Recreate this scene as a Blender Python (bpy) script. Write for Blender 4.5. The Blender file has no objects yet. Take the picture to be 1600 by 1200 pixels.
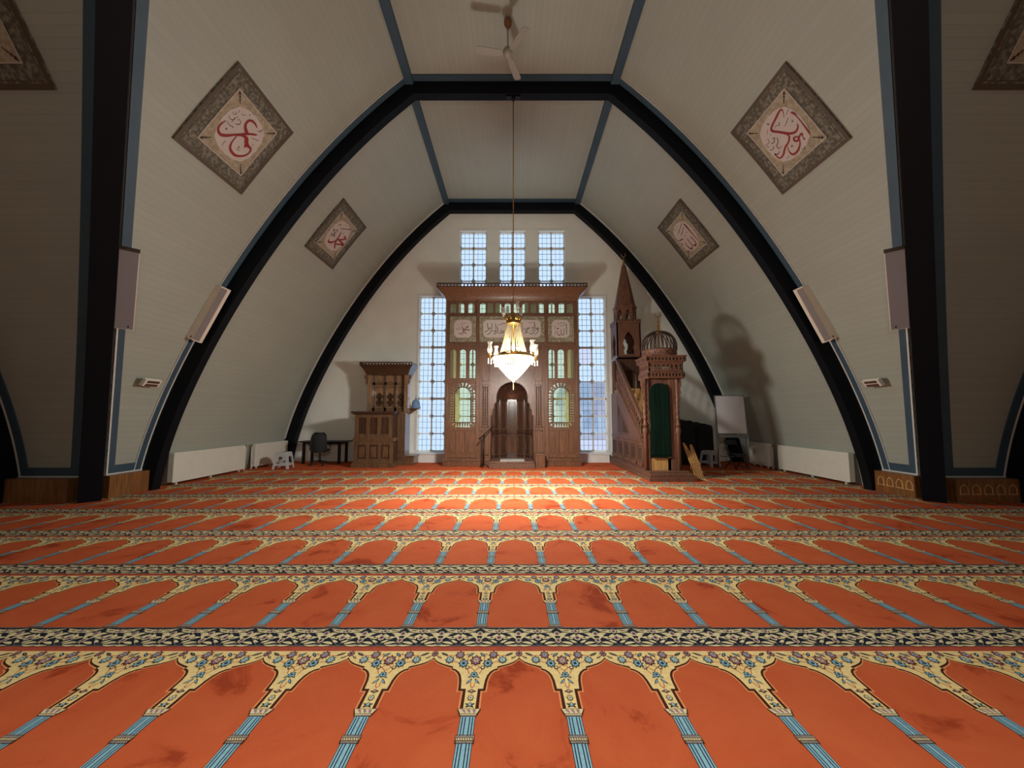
import bpy, bmesh, math, random
import numpy as np
from mathutils import Vector, Matrix
from mathutils.geometry import tessellate_polygon

# ---------------------------------------------------------------- camera, world, lights, exposure
SC = bpy.context.scene
COL = SC.collection
PI = math.pi

cam_d = bpy.data.cameras.new('camera')
cam_d.sensor_fit = 'HORIZONTAL'
cam_d.sensor_width = 36.0
cam_d.lens = 13.5                       # ultra wide: 600 px focal length on a 1600 px frame
cam_d.clip_start = 0.05
cam = bpy.data.objects.new('camera', cam_d)
COL.objects.link(cam)
cam.location = (0.0, 0.0, 1.55)
cam.rotation_euler = (math.radians(94.8), 0, 0)
SC.camera = cam

world = bpy.data.worlds.new('overcast_sky')
SC.world = world
world.use_nodes = True
wn = world.node_tree.nodes
bg = wn['Background']
bg.inputs['Color'].default_value = (0.60, 0.80, 1.05, 1)
bg.inputs['Strength'].default_value = 1.12

vs = SC.view_settings
vs.view_transform = 'Standard'
vs.look = 'None'
vs.gamma = 1.0
vs.use_curve_mapping = False
vs.exposure = 0.0

C_Y = -0.55
CHX, CHY = 0.03, 8.30                   # the chandelier's axis


def lamp(name, kind, loc, energy, color, rot=(0, 0, 0), **kw):
    d = bpy.data.lights.new(name, kind)
    d.energy = energy
    d.color = color
    for k, v in kw.items():
        setattr(d, k, v)
    o = bpy.data.objects.new(name, d)
    COL.objects.link(o)
    o.location = loc
    o.rotation_euler = rot
    return o


lamp('chandelier_light', 'POINT', (CHX, CHY - 0.22, 2.70), 1260, (1.0, 0.99, 0.93), shadow_soft_size=0.24)
# inferred unseen light over the crossing, behind the viewer: downward spot plus added point fill
lamp('crossing_light', 'SPOT', (0.0, C_Y, 4.6), 440, (1.0, 0.99, 0.93), shadow_soft_size=0.25,
     spot_size=math.radians(112), spot_blend=1.0)
lamp('crossing_fill', 'POINT', (0.0, C_Y, 3.1), 260, (1.0, 0.99, 0.93), shadow_soft_size=0.25)

# ---------------------------------------------------------------- helpers
random.seed(4)
WL = {}                                  # world location of every root


def lin(r, g, b):
    def f(c):
        c /= 255.0
        return c / 12.92 if c <= 0.04045 else ((c + 0.055) / 1.055) ** 2.4
    return (f(r), f(g), f(b), 1.0)


def tag(o, label=None, cat=None, group=None, kind=None):
    if label: o['label'] = label
    if cat: o['category'] = cat
    if group: o['group'] = group
    if kind: o['kind'] = kind
    return o


def thing(name, label, cat, loc=(0, 0, 0), group=None, kind=None):
    o = bpy.data.objects.new(name, None)
    o.empty_display_size = 0.2
    COL.objects.link(o)
    o.location = loc
    WL[o.name] = Vector(loc)
    return tag(o, label, cat, group, kind)


class MB:
    def __init__(s):
        s.v, s.f, s.mi, s.sm = [], [], [], []
        s.cur = 0
        s.xf = None

    def add(s, vs_, fs, smooth=False):
        n = len(s.v)
        if s.xf is not None:
            vs_ = [s.xf @ Vector(q) for q in vs_]
        s.v += [tuple(q) for q in vs_]
        for q in fs:
            s.f.append(tuple(i + n for i in q))
            s.mi.append(s.cur)
            s.sm.append(smooth)
        return s

    def box(s, x0, x1, y0, y1, z0, z1):
        v = [(x0, y0, z0), (x1, y0, z0), (x1, y1, z0), (x0, y1, z0), (x0, y0, z1), (x1, y0, z1), (x1, y1, z1), (x0, y1, z1)]
        return s.add(v, [(3, 2, 1, 0), (4, 5, 6, 7), (0, 1, 5, 4), (1, 2, 6, 5), (2, 3, 7, 6), (3, 0, 4, 7)])

    def obox(s, c, ax, ay, az):
        """box from its centre and three half-axis vectors"""
        c, ax, ay, az = Vector(c), Vector(ax), Vector(ay), Vector(az)
        v = [c + i * ax + j * ay + k * az for k in (-1, 1) for (i, j) in ((-1, -1), (1, -1), (1, 1), (-1, 1))]
        return s.add(v, [(3, 2, 1, 0), (4, 5, 6, 7), (0, 1, 5, 4), (1, 2, 6, 5), (2, 3, 7, 6), (3, 0, 4, 7)])

    def loft(s, loops, cap=True, smooth=False, closed=True):
        n = len(loops[0])
        v = [p for L in loops for p in L]
        f = []
        for a in range(len(loops) - 1):
            for i in range(n if closed else n - 1):
                j = (i + 1) % n
                f.append((a * n + i, a * n + j, (a + 1) * n + j, (a + 1) * n + i))
        if cap:
            f.append(tuple(reversed(range(n))))
            f.append(tuple((len(loops) - 1) * n + i for i in range(n)))
        return s.add(v, f, smooth)

    def prism(s, poly, vec):
        vec = Vector(vec)
        return s.loft([[Vector(q) for q in poly], [Vector(q) + vec for q in poly]])

    def prism_xz(s, poly, y0, y1):
        return s.prism([(x, y0, z) for x, z in poly], (0, y1 - y0, 0))

    def tube(s, pts, r, n=8, cap=True):
        pts = [Vector(q) for q in pts]
        loops = []
        up = None
        for i, q in enumerate(pts):
            d = (pts[min(i + 1, len(pts) - 1)] - pts[max(i - 1, 0)])
            d = d.normalized() if d.length > 1e-9 else Vector((0, 0, 1))
            if up is None:
                up = Vector((0, 0, 1)) if abs(d.z) < .9 else Vector((1, 0, 0))
            a = d.cross(up).normalized()
            b = a.cross(d).normalized()
            up = b
            rr = r[i] if isinstance(r, (list, tuple)) else r
            loops.append([q + rr * (math.cos(t) * a + math.sin(t) * b) for t in [2 * PI * k / n for k in range(n)]])
        return s.loft(loops, cap, True)

    def lathe(s, prof, c=(0, 0, 0), n=24, cap=True, a0=0.0):
        cx, cy, cz = c
        loops = [[(cx + r * math.cos(a0 + 2 * PI * k / n), cy + r * math.sin(a0 + 2 * PI * k / n), cz + z) for k in range(n)] for r, z in prof]
        return s.loft(loops, cap, n > 8)

    def ball(s, c, r, n=10, m=6):
        if not isinstance(r, (tuple, list)): r = (r, r, r)
        loops = []
        for i in range(m + 1):
            t = -PI / 2 + PI * i / m
            cr = max(math.cos(t), 1e-3)
            loops.append([(c[0] + r[0] * cr * math.cos(2 * PI * k / n), c[1] + r[1] * cr * math.sin(2 * PI * k / n), c[2] + r[2] * math.sin(t)) for k in range(n)])
        return s.loft(loops, True, True)

    def grid(s, rows, smooth=True, closed=False):
        return s.loft(rows, False, smooth, closed)

    def build(s, name, mat, parent=None, bevel=0, recalc=True, loc=None, solid=0):
        me = bpy.data.meshes.new(name)
        off = Vector((0, 0, 0))
        if parent is not None: off = WL[parent.name]
        elif loc is not None: off = Vector(loc)
        me.from_pydata([Vector(q) - off for q in s.v], [], s.f)
        mats = mat if isinstance(mat, (list, tuple)) else [mat]
        for m in mats: me.materials.append(m)
        me.polygons.foreach_set('material_index', s.mi)
        me.polygons.foreach_set('use_smooth', s.sm)
        if recalc:
            bm = bmesh.new()
            bm.from_mesh(me)
            bmesh.ops.recalc_face_normals(bm, faces=bm.faces)
            bm.to_mesh(me)
            bm.free()
        me.update()
        o = bpy.data.objects.new(name, me)
        COL.objects.link(o)
        if parent is not None:
            o.parent = parent
            WL[o.name] = off
        else:
            o.location = off
            WL[o.name] = off
        if bevel:
            b = o.modifiers.new('bevel', 'BEVEL')
            b.width = bevel
            b.segments = 2
            b.limit_method = 'ANGLE'
            b.angle_limit = math.radians(40)
        if solid:
            b = o.modifiers.new('solid', 'SOLIDIFY')
            b.thickness = solid
        return o


def slab_xz(mb, outer, holes, y0, y1):
    """an upright board in the XZ plane with holes, from y0 to y1"""
    cu = bpy.data.curves.new('tmp', 'CURVE')
    cu.dimensions = '2D'
    cu.fill_mode = 'BOTH'
    cu.extrude = abs(y1 - y0) / 2
    for loop in [outer] + holes:
        sp = cu.splines.new('POLY')
        sp.points.add(len(loop) - 1)
        for q, (x, z) in zip(sp.points, loop): q.co = (x, z, 0, 1)
        sp.use_cyclic_u = True
    ob = bpy.data.objects.new('tmp', cu)
    COL.objects.link(ob)
    dg = bpy.context.evaluated_depsgraph_get()
    me = bpy.data.meshes.new_from_object(ob.evaluated_get(dg))
    ym = (y0 + y1) / 2
    mb.add([(v.co.x, ym - v.co.z, v.co.y) for v in me.vertices], [tuple(p.vertices) for p in me.polygons])
    bpy.data.objects.remove(ob)
    bpy.data.curves.remove(cu)
    bpy.data.meshes.remove(me)
    return mb


def arch_loop(xc, w, z0, z1, n=8):
    r = w / 2
    zs_ = z1 - r
    L = [(xc - r, z0), (xc + r, z0), (xc + r, zs_)]
    L += [(xc + r * math.cos(PI * k / n), zs_ + r * math.sin(PI * k / n)) for k in range(1, n)]
    L += [(xc - r, zs_)]
    return L


def rect_loop(x0, x1, z0, z1):
    return [(x0, z0), (x1, z0), (x1, z1), (x0, z1)]


def circ_loop(x, z, r, n=10, a=0, sx=1, sz=1):
    return [(x + sx * r * math.cos(a + 2 * PI * k / n), z + sz * r * math.sin(a + 2 * PI * k / n)) for k in range(n)]


def copy_tree(o, parent=None):
    c = o.copy()
    COL.objects.link(c)
    if parent is not None:
        c.parent = parent
        c.matrix_parent_inverse = o.matrix_parent_inverse.copy()
    for ch in [q for q in bpy.data.objects if q.parent == o]:
        copy_tree(ch, c)
    return c


def dense(st, n=5):
    """smooth a traced pen stroke of (x, y, width) points"""
    P_ = [np.array(q, float) for q in st]
    if len(P_) < 3:
        return [tuple(P_[0] + (P_[-1] - P_[0]) * t / 4) for t in range(5)]
    out = []
    for i in range(len(P_) - 1):
        a, b = P_[max(i - 1, 0)], P_[i]
        c, d = P_[i + 1], P_[min(i + 2, len(P_) - 1)]
        for k in range(n):
            t = k / n
            out.append(tuple(0.5 * ((2 * b) + (-a + c) * t + (2 * a - 5 * b + 4 * c - d) * t * t + (-a + 3 * b - 3 * c + d) * t ** 3)))
    out.append(tuple(P_[-1]))
    return out


def ribbon(st, n=5, minw=0.0):
    """two edges (2D) of a traced stroke"""
    D = dense(st, n)
    L, R = [], []
    for i, (x, y, w) in enumerate(D):
        x0, y0, _ = D[max(i - 1, 0)]
        x1, y1, _ = D[min(i + 1, len(D) - 1)]
        dx, dy = x1 - x0, y1 - y0
        l = math.hypot(dx, dy) or 1
        hw = max(w, minw) / 2
        L.append((x - dy / l * hw, y + dx / l * hw))
        R.append((x + dy / l * hw, y - dx / l * hw))
    return L, R


# ---------------------------------------------------------------- materials
def new_mat(name):
    m = bpy.data.materials.new(name)
    m.use_nodes = True
    nt = m.node_tree
    return m, nt, nt.nodes['Principled BSDF']


def mat(name, rgb, rough=0.6, metal=0.0, var=0.12, scale=6.0, spec=0.5, bump=0.0, stretch=None, coat=0.0, bscale=None):
    """a plain surface whose tint drifts a little with procedural noise"""
    m, nt, b = new_mat(name)
    c = lin(*rgb)
    b.inputs['Roughness'].default_value = rough
    b.inputs['Metallic'].default_value = metal
    b.inputs['Specular IOR Level'].default_value = spec
    b.inputs['Coat Weight'].default_value = coat
    tc = nt.nodes.new('ShaderNodeTexCoord')
    mp = nt.nodes.new('ShaderNodeMapping')
    nt.links.new(tc.outputs['Object'], mp.inputs['Vector'])
    if stretch: mp.inputs['Scale'].default_value = stretch
    no = nt.nodes.new('ShaderNodeTexNoise')
    no.inputs['Scale'].default_value = scale
    no.inputs['Detail'].default_value = 4
    nt.links.new(mp.outputs['Vector'], no.inputs['Vector'])
    rp = nt.nodes.new('ShaderNodeValToRGB')
    rp.color_ramp.elements[0].position = 0.3
    rp.color_ramp.elements[1].position = 0.7
    rp.color_ramp.elements[0].color = tuple(max(0, q * (1 - var)) for q in c[:3]) + (1,)
    rp.color_ramp.elements[1].color = tuple(min(1, q * (1 + var)) for q in c[:3]) + (1,)
    nt.links.new(no.outputs['Fac'], rp.inputs['Fac'])
    nt.links.new(rp.outputs['Color'], b.inputs['Base Color'])
    if bump:
        bp = nt.nodes.new('ShaderNodeBump')
        bp.inputs['Strength'].default_value = bump
        bp.inputs['Distance'].default_value = 0.01
        n2 = no
        if bscale:
            n2 = nt.nodes.new('ShaderNodeTexNoise')
            n2.inputs['Scale'].default_value = bscale
            nt.links.new(tc.outputs['Object'], n2.inputs['Vector'])
        nt.links.new(n2.outputs['Fac'], bp.inputs['Height'])
        nt.links.new(bp.outputs['Normal'], b.inputs['Normal'])
    return m


def wood(name, rgb, rough=0.38, var=0.35, coat=0.15):
    return mat(name, rgb, rough, 0, var, 3.0, 0.5, 0.05, (9, 9, 0.9), coat)


def boards_mat(name, rgb, pitch=0.115):
    """painted matchboard: grooves every board along the arc length held in the UV map"""
    m, nt, b = new_mat(name)
    N, L = nt.nodes, nt.links
    uv = N.new('ShaderNodeUVMap')
    sx = N.new('ShaderNodeSeparateXYZ')
    L.new(uv.outputs['UV'], sx.inputs['Vector'])
    mu = N.new('ShaderNodeMath'); mu.operation = 'DIVIDE'; mu.inputs[1].default_value = pitch
    L.new(sx.outputs['X'], mu.inputs[0])
    fr = N.new('ShaderNodeMath'); fr.operation = 'FRACT'
    L.new(mu.outputs[0], fr.inputs[0])
    sb = N.new('ShaderNodeMath'); sb.operation = 'SUBTRACT'; sb.inputs[1].default_value = 0.5
    L.new(fr.outputs[0], sb.inputs[0])
    ab = N.new('ShaderNodeMath'); ab.operation = 'ABSOLUTE'
    L.new(sb.outputs[0], ab.inputs[0])
    mr = N.new('ShaderNodeMapRange')
    mr.inputs['From Min'].default_value = 0.44
    mr.inputs['From Max'].default_value = 0.5
    L.new(ab.outputs[0], mr.inputs['Value'])
    fl = N.new('ShaderNodeMath'); fl.operation = 'FLOOR'
    L.new(mu.outputs[0], fl.inputs[0])
    wn_ = N.new('ShaderNodeTexWhiteNoise'); wn_.noise_dimensions = '1D'
    L.new(fl.outputs[0], wn_.inputs['W'])
    c = lin(*rgb)
    no = N.new('ShaderNodeTexNoise'); no.inputs['Scale'].default_value = 0.7; no.inputs['Detail'].default_value = 5
    L.new(uv.outputs['UV'], no.inputs['Vector'])
    ad = N.new('ShaderNodeMath'); ad.operation = 'MULTIPLY_ADD'; ad.inputs[1].default_value = 0.25
    L.new(wn_.outputs['Value'], ad.inputs[0]); L.new(no.outputs['Fac'], ad.inputs[2])
    rp = N.new('ShaderNodeValToRGB')
    rp.color_ramp.elements[0].position = 0.3
    rp.color_ramp.elements[1].position = 0.95
    rp.color_ramp.elements[0].color = tuple(q * 0.93 for q in c[:3]) + (1,)
    rp.color_ramp.elements[1].color = tuple(min(1, q * 1.05) for q in c[:3]) + (1,)
    L.new(ad.outputs[0], rp.inputs['Fac'])
    mx = N.new('ShaderNodeMix'); mx.data_type = 'RGBA'
    mx.inputs['B'].default_value = tuple(q * 0.84 for q in c[:3]) + (1,)
    L.new(mr.outputs['Result'], mx.inputs['Factor'])
    L.new(rp.outputs['Color'], mx.inputs['A'])
    L.new(mx.outputs['Result'], b.inputs['Base Color'])
    bp = N.new('ShaderNodeBump'); bp.invert = True
    bp.inputs['Strength'].default_value = 0.15; bp.inputs['Distance'].default_value = 0.01
    L.new(mr.outputs['Result'], bp.inputs['Height'])
    L.new(bp.outputs['Normal'], b.inputs['Normal'])
    b.inputs['Roughness'].default_value = 0.55
    return m


def emit_mat(name, rgb, strength, trans=0.0):
    m = bpy.data.materials.new(name)
    m.use_nodes = True
    nt = m.node_tree
    nt.nodes.clear()
    out = nt.nodes.new('ShaderNodeOutputMaterial')
    e = nt.nodes.new('ShaderNodeEmission')
    e.inputs['Color'].default_value = lin(*rgb)
    e.inputs['Strength'].default_value = strength
    if trans:
        t = nt.nodes.new('ShaderNodeBsdfTransparent')
        mx = nt.nodes.new('ShaderNodeMixShader')
        mx.inputs[0].default_value = trans
        nt.links.new(e.outputs[0], mx.inputs[1])
        nt.links.new(t.outputs[0], mx.inputs[2])
        nt.links.new(mx.outputs[0], out.inputs['Surface'])
    else:
        nt.links.new(e.outputs[0], out.inputs['Surface'])
    return m


def glass_mat(name, tint, trans, rough_rgb=None, noise=0.0, gloss=0.06, nscale=30):
    """thin glass: clear, or part clear and part milky"""
    m = bpy.data.materials.new(name)
    m.use_nodes = True
    nt = m.node_tree
    N, L = nt.nodes, nt.links
    N.clear()
    out = N.new('ShaderNodeOutputMaterial')
    t = N.new('ShaderNodeBsdfTransparent')
    t.inputs['Color'].default_value = lin(*tint)
    g = N.new('ShaderNodeBsdfGlossy')
    g.inputs['Roughness'].default_value = 0.15
    mx = N.new('ShaderNodeMixShader')
    mx.inputs[0].default_value = gloss
    L.new(t.outputs[0], mx.inputs[1]); L.new(g.outputs[0], mx.inputs[2])
    last = mx
    if rough_rgb:
        d = N.new('ShaderNodeBsdfTranslucent'); d.inputs['Color'].default_value = lin(*rough_rgb)
        d2 = N.new('ShaderNodeBsdfDiffuse'); d2.inputs['Color'].default_value = lin(*rough_rgb)
        m0 = N.new('ShaderNodeMixShader'); m0.inputs[0].default_value = 0.35
        L.new(d.outputs[0], m0.inputs[1]); L.new(d2.outputs[0], m0.inputs[2])
        m2 = N.new('ShaderNodeMixShader')
        if noise:
            tc = N.new('ShaderNodeTexCoord')
            no = N.new('ShaderNodeTexNoise'); no.inputs['Scale'].default_value = nscale; no.inputs['Detail'].default_value = 3
            L.new(tc.outputs['Object'], no.inputs['Vector'])
            mr = N.new('ShaderNodeMapRange')
            mr.inputs['From Min'].default_value = 0.3; mr.inputs['From Max'].default_value = 0.7
            mr.inputs['To Min'].default_value = max(0, trans - noise); mr.inputs['To Max'].default_value = min(1, trans + noise)
            L.new(no.outputs['Fac'], mr.inputs['Value'])
            L.new(mr.outputs['Result'], m2.inputs[0])
        else:
            m2.inputs[0].default_value = trans
        L.new(m0.outputs[0], m2.inputs[1]); L.new(mx.outputs[0], m2.inputs[2])
        last = m2
    L.new(last.outputs[0], out.inputs['Surface'])
    return m


def mottle(name, a, b_, scale, rough=0.8, c=None):
    m, nt, b = new_mat(name)
    N, L = nt.nodes, nt.links
    tc = N.new('ShaderNodeTexCoord')
    no = N.new('ShaderNodeTexNoise'); no.inputs['Scale'].default_value = scale; no.inputs['Detail'].default_value = 5
    L.new(tc.outputs['Object'], no.inputs['Vector'])
    rp = N.new('ShaderNodeValToRGB')
    rp.color_ramp.elements[0].position = 0.4; rp.color_ramp.elements[0].color = lin(*a)
    rp.color_ramp.elements[1].position = 0.62; rp.color_ramp.elements[1].color = lin(*b_)
    if c:
        e = rp.color_ramp.elements.new(0.52); e.color = lin(*c)
    L.new(no.outputs['Fac'], rp.inputs['Fac'])
    L.new(rp.outputs['Color'], b.inputs['Base Color'])
    b.inputs['Roughness'].default_value = rough
    return m


M = {}
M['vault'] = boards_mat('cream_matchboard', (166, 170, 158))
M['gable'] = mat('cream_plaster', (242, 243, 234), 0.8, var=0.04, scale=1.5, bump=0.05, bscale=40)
M['rib'] = mat('dark_navy_paint', (7, 12, 20), 0.6, var=0.15, scale=3, spec=0.2)
M['blue'] = mat('slate_blue_paint', (58, 80, 95), 0.6, var=0.08, scale=3)
M['bead'] = mat('white_bead_paint', (215, 212, 205), 0.5, var=0.04)
M['white'] = mat('white_gloss_paint', (228, 226, 222), 0.35, var=0.03)
M['wood'] = wood('brown_carved_wood', (110, 76, 55))
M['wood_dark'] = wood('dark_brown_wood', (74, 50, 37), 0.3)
M['wood_recess_shade'] = wood('recess_shade_wood', (70, 48, 37), 0.8, coat=0)  # darker copy of the carved wood, recess shade put into its colour
M['wood_red'] = wood('reddish_brown_wood', (112, 76, 58), 0.55, coat=0)
M['wood_pul'] = wood('walnut_brown_wood', (104, 78, 56), 0.3, coat=0.3)
M['wood_light'] = wood('pale_pine_wood', (196, 150, 92), 0.5)
M['wood_orange'] = wood('orange_brown_wood', (128, 84, 44), 0.4)
M['wood_stile'] = wood('pale_walnut_stile', (140, 108, 80), 0.25, coat=0.4)
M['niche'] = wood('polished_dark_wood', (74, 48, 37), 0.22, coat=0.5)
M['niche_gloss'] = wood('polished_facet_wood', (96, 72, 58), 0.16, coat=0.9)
M['black'] = mat('black_plastic', (26, 26, 28), 0.5, var=0.1)
M['black_metal'] = mat('black_metal', (22, 22, 24), 0.4, 0.3, var=0.1)
M['cloth_black'] = mat('black_cover_cloth', (30, 29, 31), 0.9, var=0.25, scale=4, bump=0.2)
M['mesh_black'] = mat('black_mesh_fabric', (40, 40, 44), 0.9, var=0.3, scale=60)
M['green'] = mat('dark_green_velvet', (6, 31, 22), 0.9, var=0.3, scale=3, spec=0.15, stretch=(14, 14, 0.6), bump=0.15)
M['grey_plastic'] = mat('pale_grey_plastic', (188, 190, 192), 0.5, var=0.04)
M['cream_metal'] = mat('cream_enamel', (222, 218, 205), 0.4, var=0.03)
M['grille'] = mat('grey_speaker_grille', (150, 142, 142), 0.8, var=0.1, scale=120)
M['spk_cream'] = mat('cream_speaker_shell', (232, 222, 205), 0.5, var=0.03)
M['spk_mauve'] = mat('grey_mauve_speaker_front', (134, 130, 136), 0.7, var=0.06, scale=90)
M['heater_red'] = mat('dark_brown_heater_grille', (88, 62, 54), 0.5, var=0.2, scale=50)
M['board_white'] = mat('whiteboard_enamel', (206, 204, 206), 0.25, var=0.02)
M['grey_metal'] = mat('grey_metal', (130, 130, 132), 0.4, 0.6, var=0.05)
M['chrome'] = mat('chrome', (200, 200, 200), 0.15, 1.0, var=0.02)
M['gold'] = mat('aged_brass', (190, 150, 80), 0.3, 0.9, var=0.15, scale=20)
M['cap_blue'] = mat('pale_blue_cloth', (110, 140, 175), 0.9, var=0.12, scale=12, bump=0.2)
M['mat_grey'] = mottle('pale_grey_prayer_mat', (190, 188, 184), (216, 214, 208), 12)
M['fan_white'] = mat('cream_fan_enamel', (150, 146, 136), 0.4, var=0.03)
M['glass'] = glass_mat('clear_leaded_glass', (252, 252, 255), 1.0)
M['glass_pink'] = glass_mat('pink_tinted_glass', (255, 238, 240), 1.0)
M['lead'] = mat('dark_lead_came', (120, 128, 136), 0.6, 0.2, var=0.1)
M['win_frame'] = mat('pale_grey_window_paint', (238, 240, 236), 0.5, var=0.04)
M['glass_screen'] = glass_mat('textured_green_glass', (255, 255, 230), 0.93, (228, 230, 208), 0.07, 0.03, 26)
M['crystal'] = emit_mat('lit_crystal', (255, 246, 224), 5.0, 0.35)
M['flame'] = emit_mat('lit_bulb', (255, 246, 222), 12.0)
M['shade_glass'] = glass_mat('frosted_hurricane_glass', (255, 255, 250), 0.35, (245, 243, 235), 0, 0.08)
M['bead_glass'] = glass_mat('amber_bead_glass', (255, 252, 242), 0.35, (150, 138, 108), 0.1, 0.12, 60)
M['frame_a'] = mottle('brown_marbled_border', (84, 80, 68), (130, 126, 112), 18, c=(106, 101, 87))
M['frame_edge'] = mat('brown_panel_edging', (84, 68, 50), 0.6, var=0.1)
M['field'] = mottle('beige_panel_field', (152, 140, 118), (174, 162, 138), 14)
M['roundel'] = mat('off_white_roundel', (200, 188, 180), 0.8, var=0.03)
M['ink_red'] = mat('red_lettering_paint', (142, 20, 8), 0.6, var=0.1)
M['ink_dark'] = mat('dark_brown_ink', (62, 40, 36), 0.7, var=0.1)
M['ink_maroon'] = mat('maroon_ink', (100, 36, 32), 0.7, var=0.1)
M['floral'] = mottle('green_floral_border', (118, 112, 92), (168, 160, 138), 22, c=(142, 136, 114))
M['house'] = mat('pale_grey_render', (222, 222, 226), 0.9, var=0.1, scale=0.8)
M['house_pink'] = mat('pinkish_render', (226, 200, 205), 0.9, var=0.06, scale=0.5)
M['slate'] = mat('grey_roof_slate', (188, 194, 202), 0.8, var=0.15)
M['grass'] = mat('dull_green_lawn', (96, 112, 84), 0.95, var=0.3)
# carpet yarns
M['c_cream'] = mat('cream_yarn', (236, 208, 144), 0.95, var=0.10, scale=40, spec=0.1)
M['c_brown'] = mat('dark_brown_yarn', (74, 36, 22), 0.95, var=0.15, scale=60, spec=0.1)
M['c_peach'] = mat('peach_yarn', (232, 150, 96), 0.95, var=0.1, scale=60, spec=0.1)
M['c_navy'] = mat('navy_yarn', (34, 38, 50), 0.95, var=0.2, scale=60, spec=0.1)
M['c_blue'] = mat('pale_blue_yarn', (140, 184, 200), 0.95, var=0.1, scale=60, spec=0.1)
M['c_grey'] = mat('grey_yarn', (138, 128, 118), 0.95, var=0.2, scale=80, spec=0.1)
M['c_mauve'] = mat('mauve_yarn', (160, 122, 132), 0.95, var=0.2, scale=60, spec=0.1)
M['c_ivory'] = mat('ivory_yarn', (222, 206, 160), 0.95, var=0.1, scale=60, spec=0.1)
M['c_rust'] = mat('rust_yarn', (190, 96, 52), 0.95, var=0.1, scale=60, spec=0.1)


def carpet_mat():
    """orange-red pile with darker brushed patches where it has been trodden"""
    m, nt, b = new_mat('orange_red_pile')
    N, L = nt.nodes, nt.links
    tc = N.new('ShaderNodeTexCoord')
    no = N.new('ShaderNodeTexNoise'); no.inputs['Scale'].default_value = 2.2; no.inputs['Detail'].default_value = 6
    no.inputs['Roughness'].default_value = 0.62; no.inputs['Distortion'].default_value = 0.6
    L.new(tc.outputs['Object'], no.inputs['Vector'])
    rp = N.new('ShaderNodeValToRGB')
    el = rp.color_ramp.elements
    el[0].position = 0.34; el[0].color = lin(160, 64, 34)
    el[1].position = 0.66; el[1].color = lin(202, 99, 58)
    e = el.new(0.42); e.color = lin(196, 90, 52)
    L.new(no.outputs['Fac'], rp.inputs['Fac'])
    L.new(rp.outputs['Color'], b.inputs['Base Color'])
    b.inputs['Roughness'].default_value = 0.95
    b.inputs['Specular IOR Level'].default_value = 0.1
    n2 = N.new('ShaderNodeTexNoise'); n2.inputs['Scale'].default_value = 220
    L.new(tc.outputs['Object'], n2.inputs['Vector'])
    bp = N.new('ShaderNodeBump'); bp.inputs['Strength'].default_value = 0.3; bp.inputs['Distance'].default_value = 0.004
    L.new(n2.outputs['Fac'], bp.inputs['Height'])
    L.new(bp.outputs['Normal'], b.inputs['Normal'])
    return m


M['c_red'] = carpet_mat()
M['c_strip'] = mat('dull_red_yarn', (176, 82, 60), 0.95, var=0.12, scale=20, spec=0.1)

# ---------------------------------------------------------------- the hall: a nave crossed by a transept, one vault section
ZC = 9.24                                # height of the flat strip of ceiling
YW = 13.45                               # inner face of the gable wall
C0 = -0.55                               # y of the middle of the crossing
XT = 14.0                                # the transept's end walls
YB = -13.0                               # the rear wall
F2 = 8.20                                # front of the arch the chandelier hangs from
F4 = 9.15                                # the transept's arches
RT = 0.20                                # rib thickness


def P(z):
    return (((-0.000502 * z + 0.007995) * z - 0.083066) * z - 0.115684) * z + 7.885187


def dP(z):
    return ((-0.002008 * z + 0.023985) * z - 0.166132) * z - 0.115684


_z = np.linspace(0, 9.6, 961)
_ds = np.sqrt(1 + np.array([dP(q) for q in _z]) ** 2)
_s = np.concatenate([[0], np.cumsum((_ds[1:] + _ds[:-1]) / 2 * 0.01)])


def s_of(z): return float(np.interp(z, _z, _s))
def z_of(s): return float(np.interp(s, _s, _z))


def vp(kind, z, t, off=0.0):
    """a point of the vault: kind L/R the nave's sides, F/B the transept's front and back; t runs along the boards"""
    k = math.sqrt(1 + dP(z) ** 2)
    q, zz = P(z) - off / k, z + off * dP(z) / k
    if kind == 'L': return (-q, t, zz)
    if kind == 'R': return (q, t, zz)
    if kind == 'F': return (t, C0 + q, zz)
    return (t, C0 - q, zz)


ZS = [ZC * i / 44 for i in range(45)]


def vault_piece(me_data, kind, ta, tb, zs=ZS, n=1):
    """ruled strip of vault between the curves ta(z) and tb(z)"""
    V, Fc, U = me_data
    b = len(V)
    for z in zs:
        for j in range(n + 1):
            t = ta(z) + (tb(z) - ta(z)) * j / n
            V.append(vp(kind, z, t))
            U.append((s_of(z), t))
    for i in range(len(zs) - 1):
        for j in range(n):
            a = b + i * (n + 1) + j
            Fc.append((a, a + 1, a + n + 2, a + n + 1))


def vault_obj(name, pieces, label):
    V, Fc, U = [], [], []
    for pc in pieces: vault_piece((V, Fc, U), *pc)
    me = bpy.data.meshes.new(name)
    me.from_pydata(V, [], Fc)
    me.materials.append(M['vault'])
    uvl = me.uv_layers.new(name='UVMap')
    for l in me.loops: uvl.data[l.index].uv = U[l.vertex_index]
    me.polygons.foreach_set('use_smooth', [True] * len(me.polygons))
    o = bpy.data.objects.new(name, me)
    COL.objects.link(o)
    tag(o, label, 'wall', kind='structure')
    return o


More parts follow.
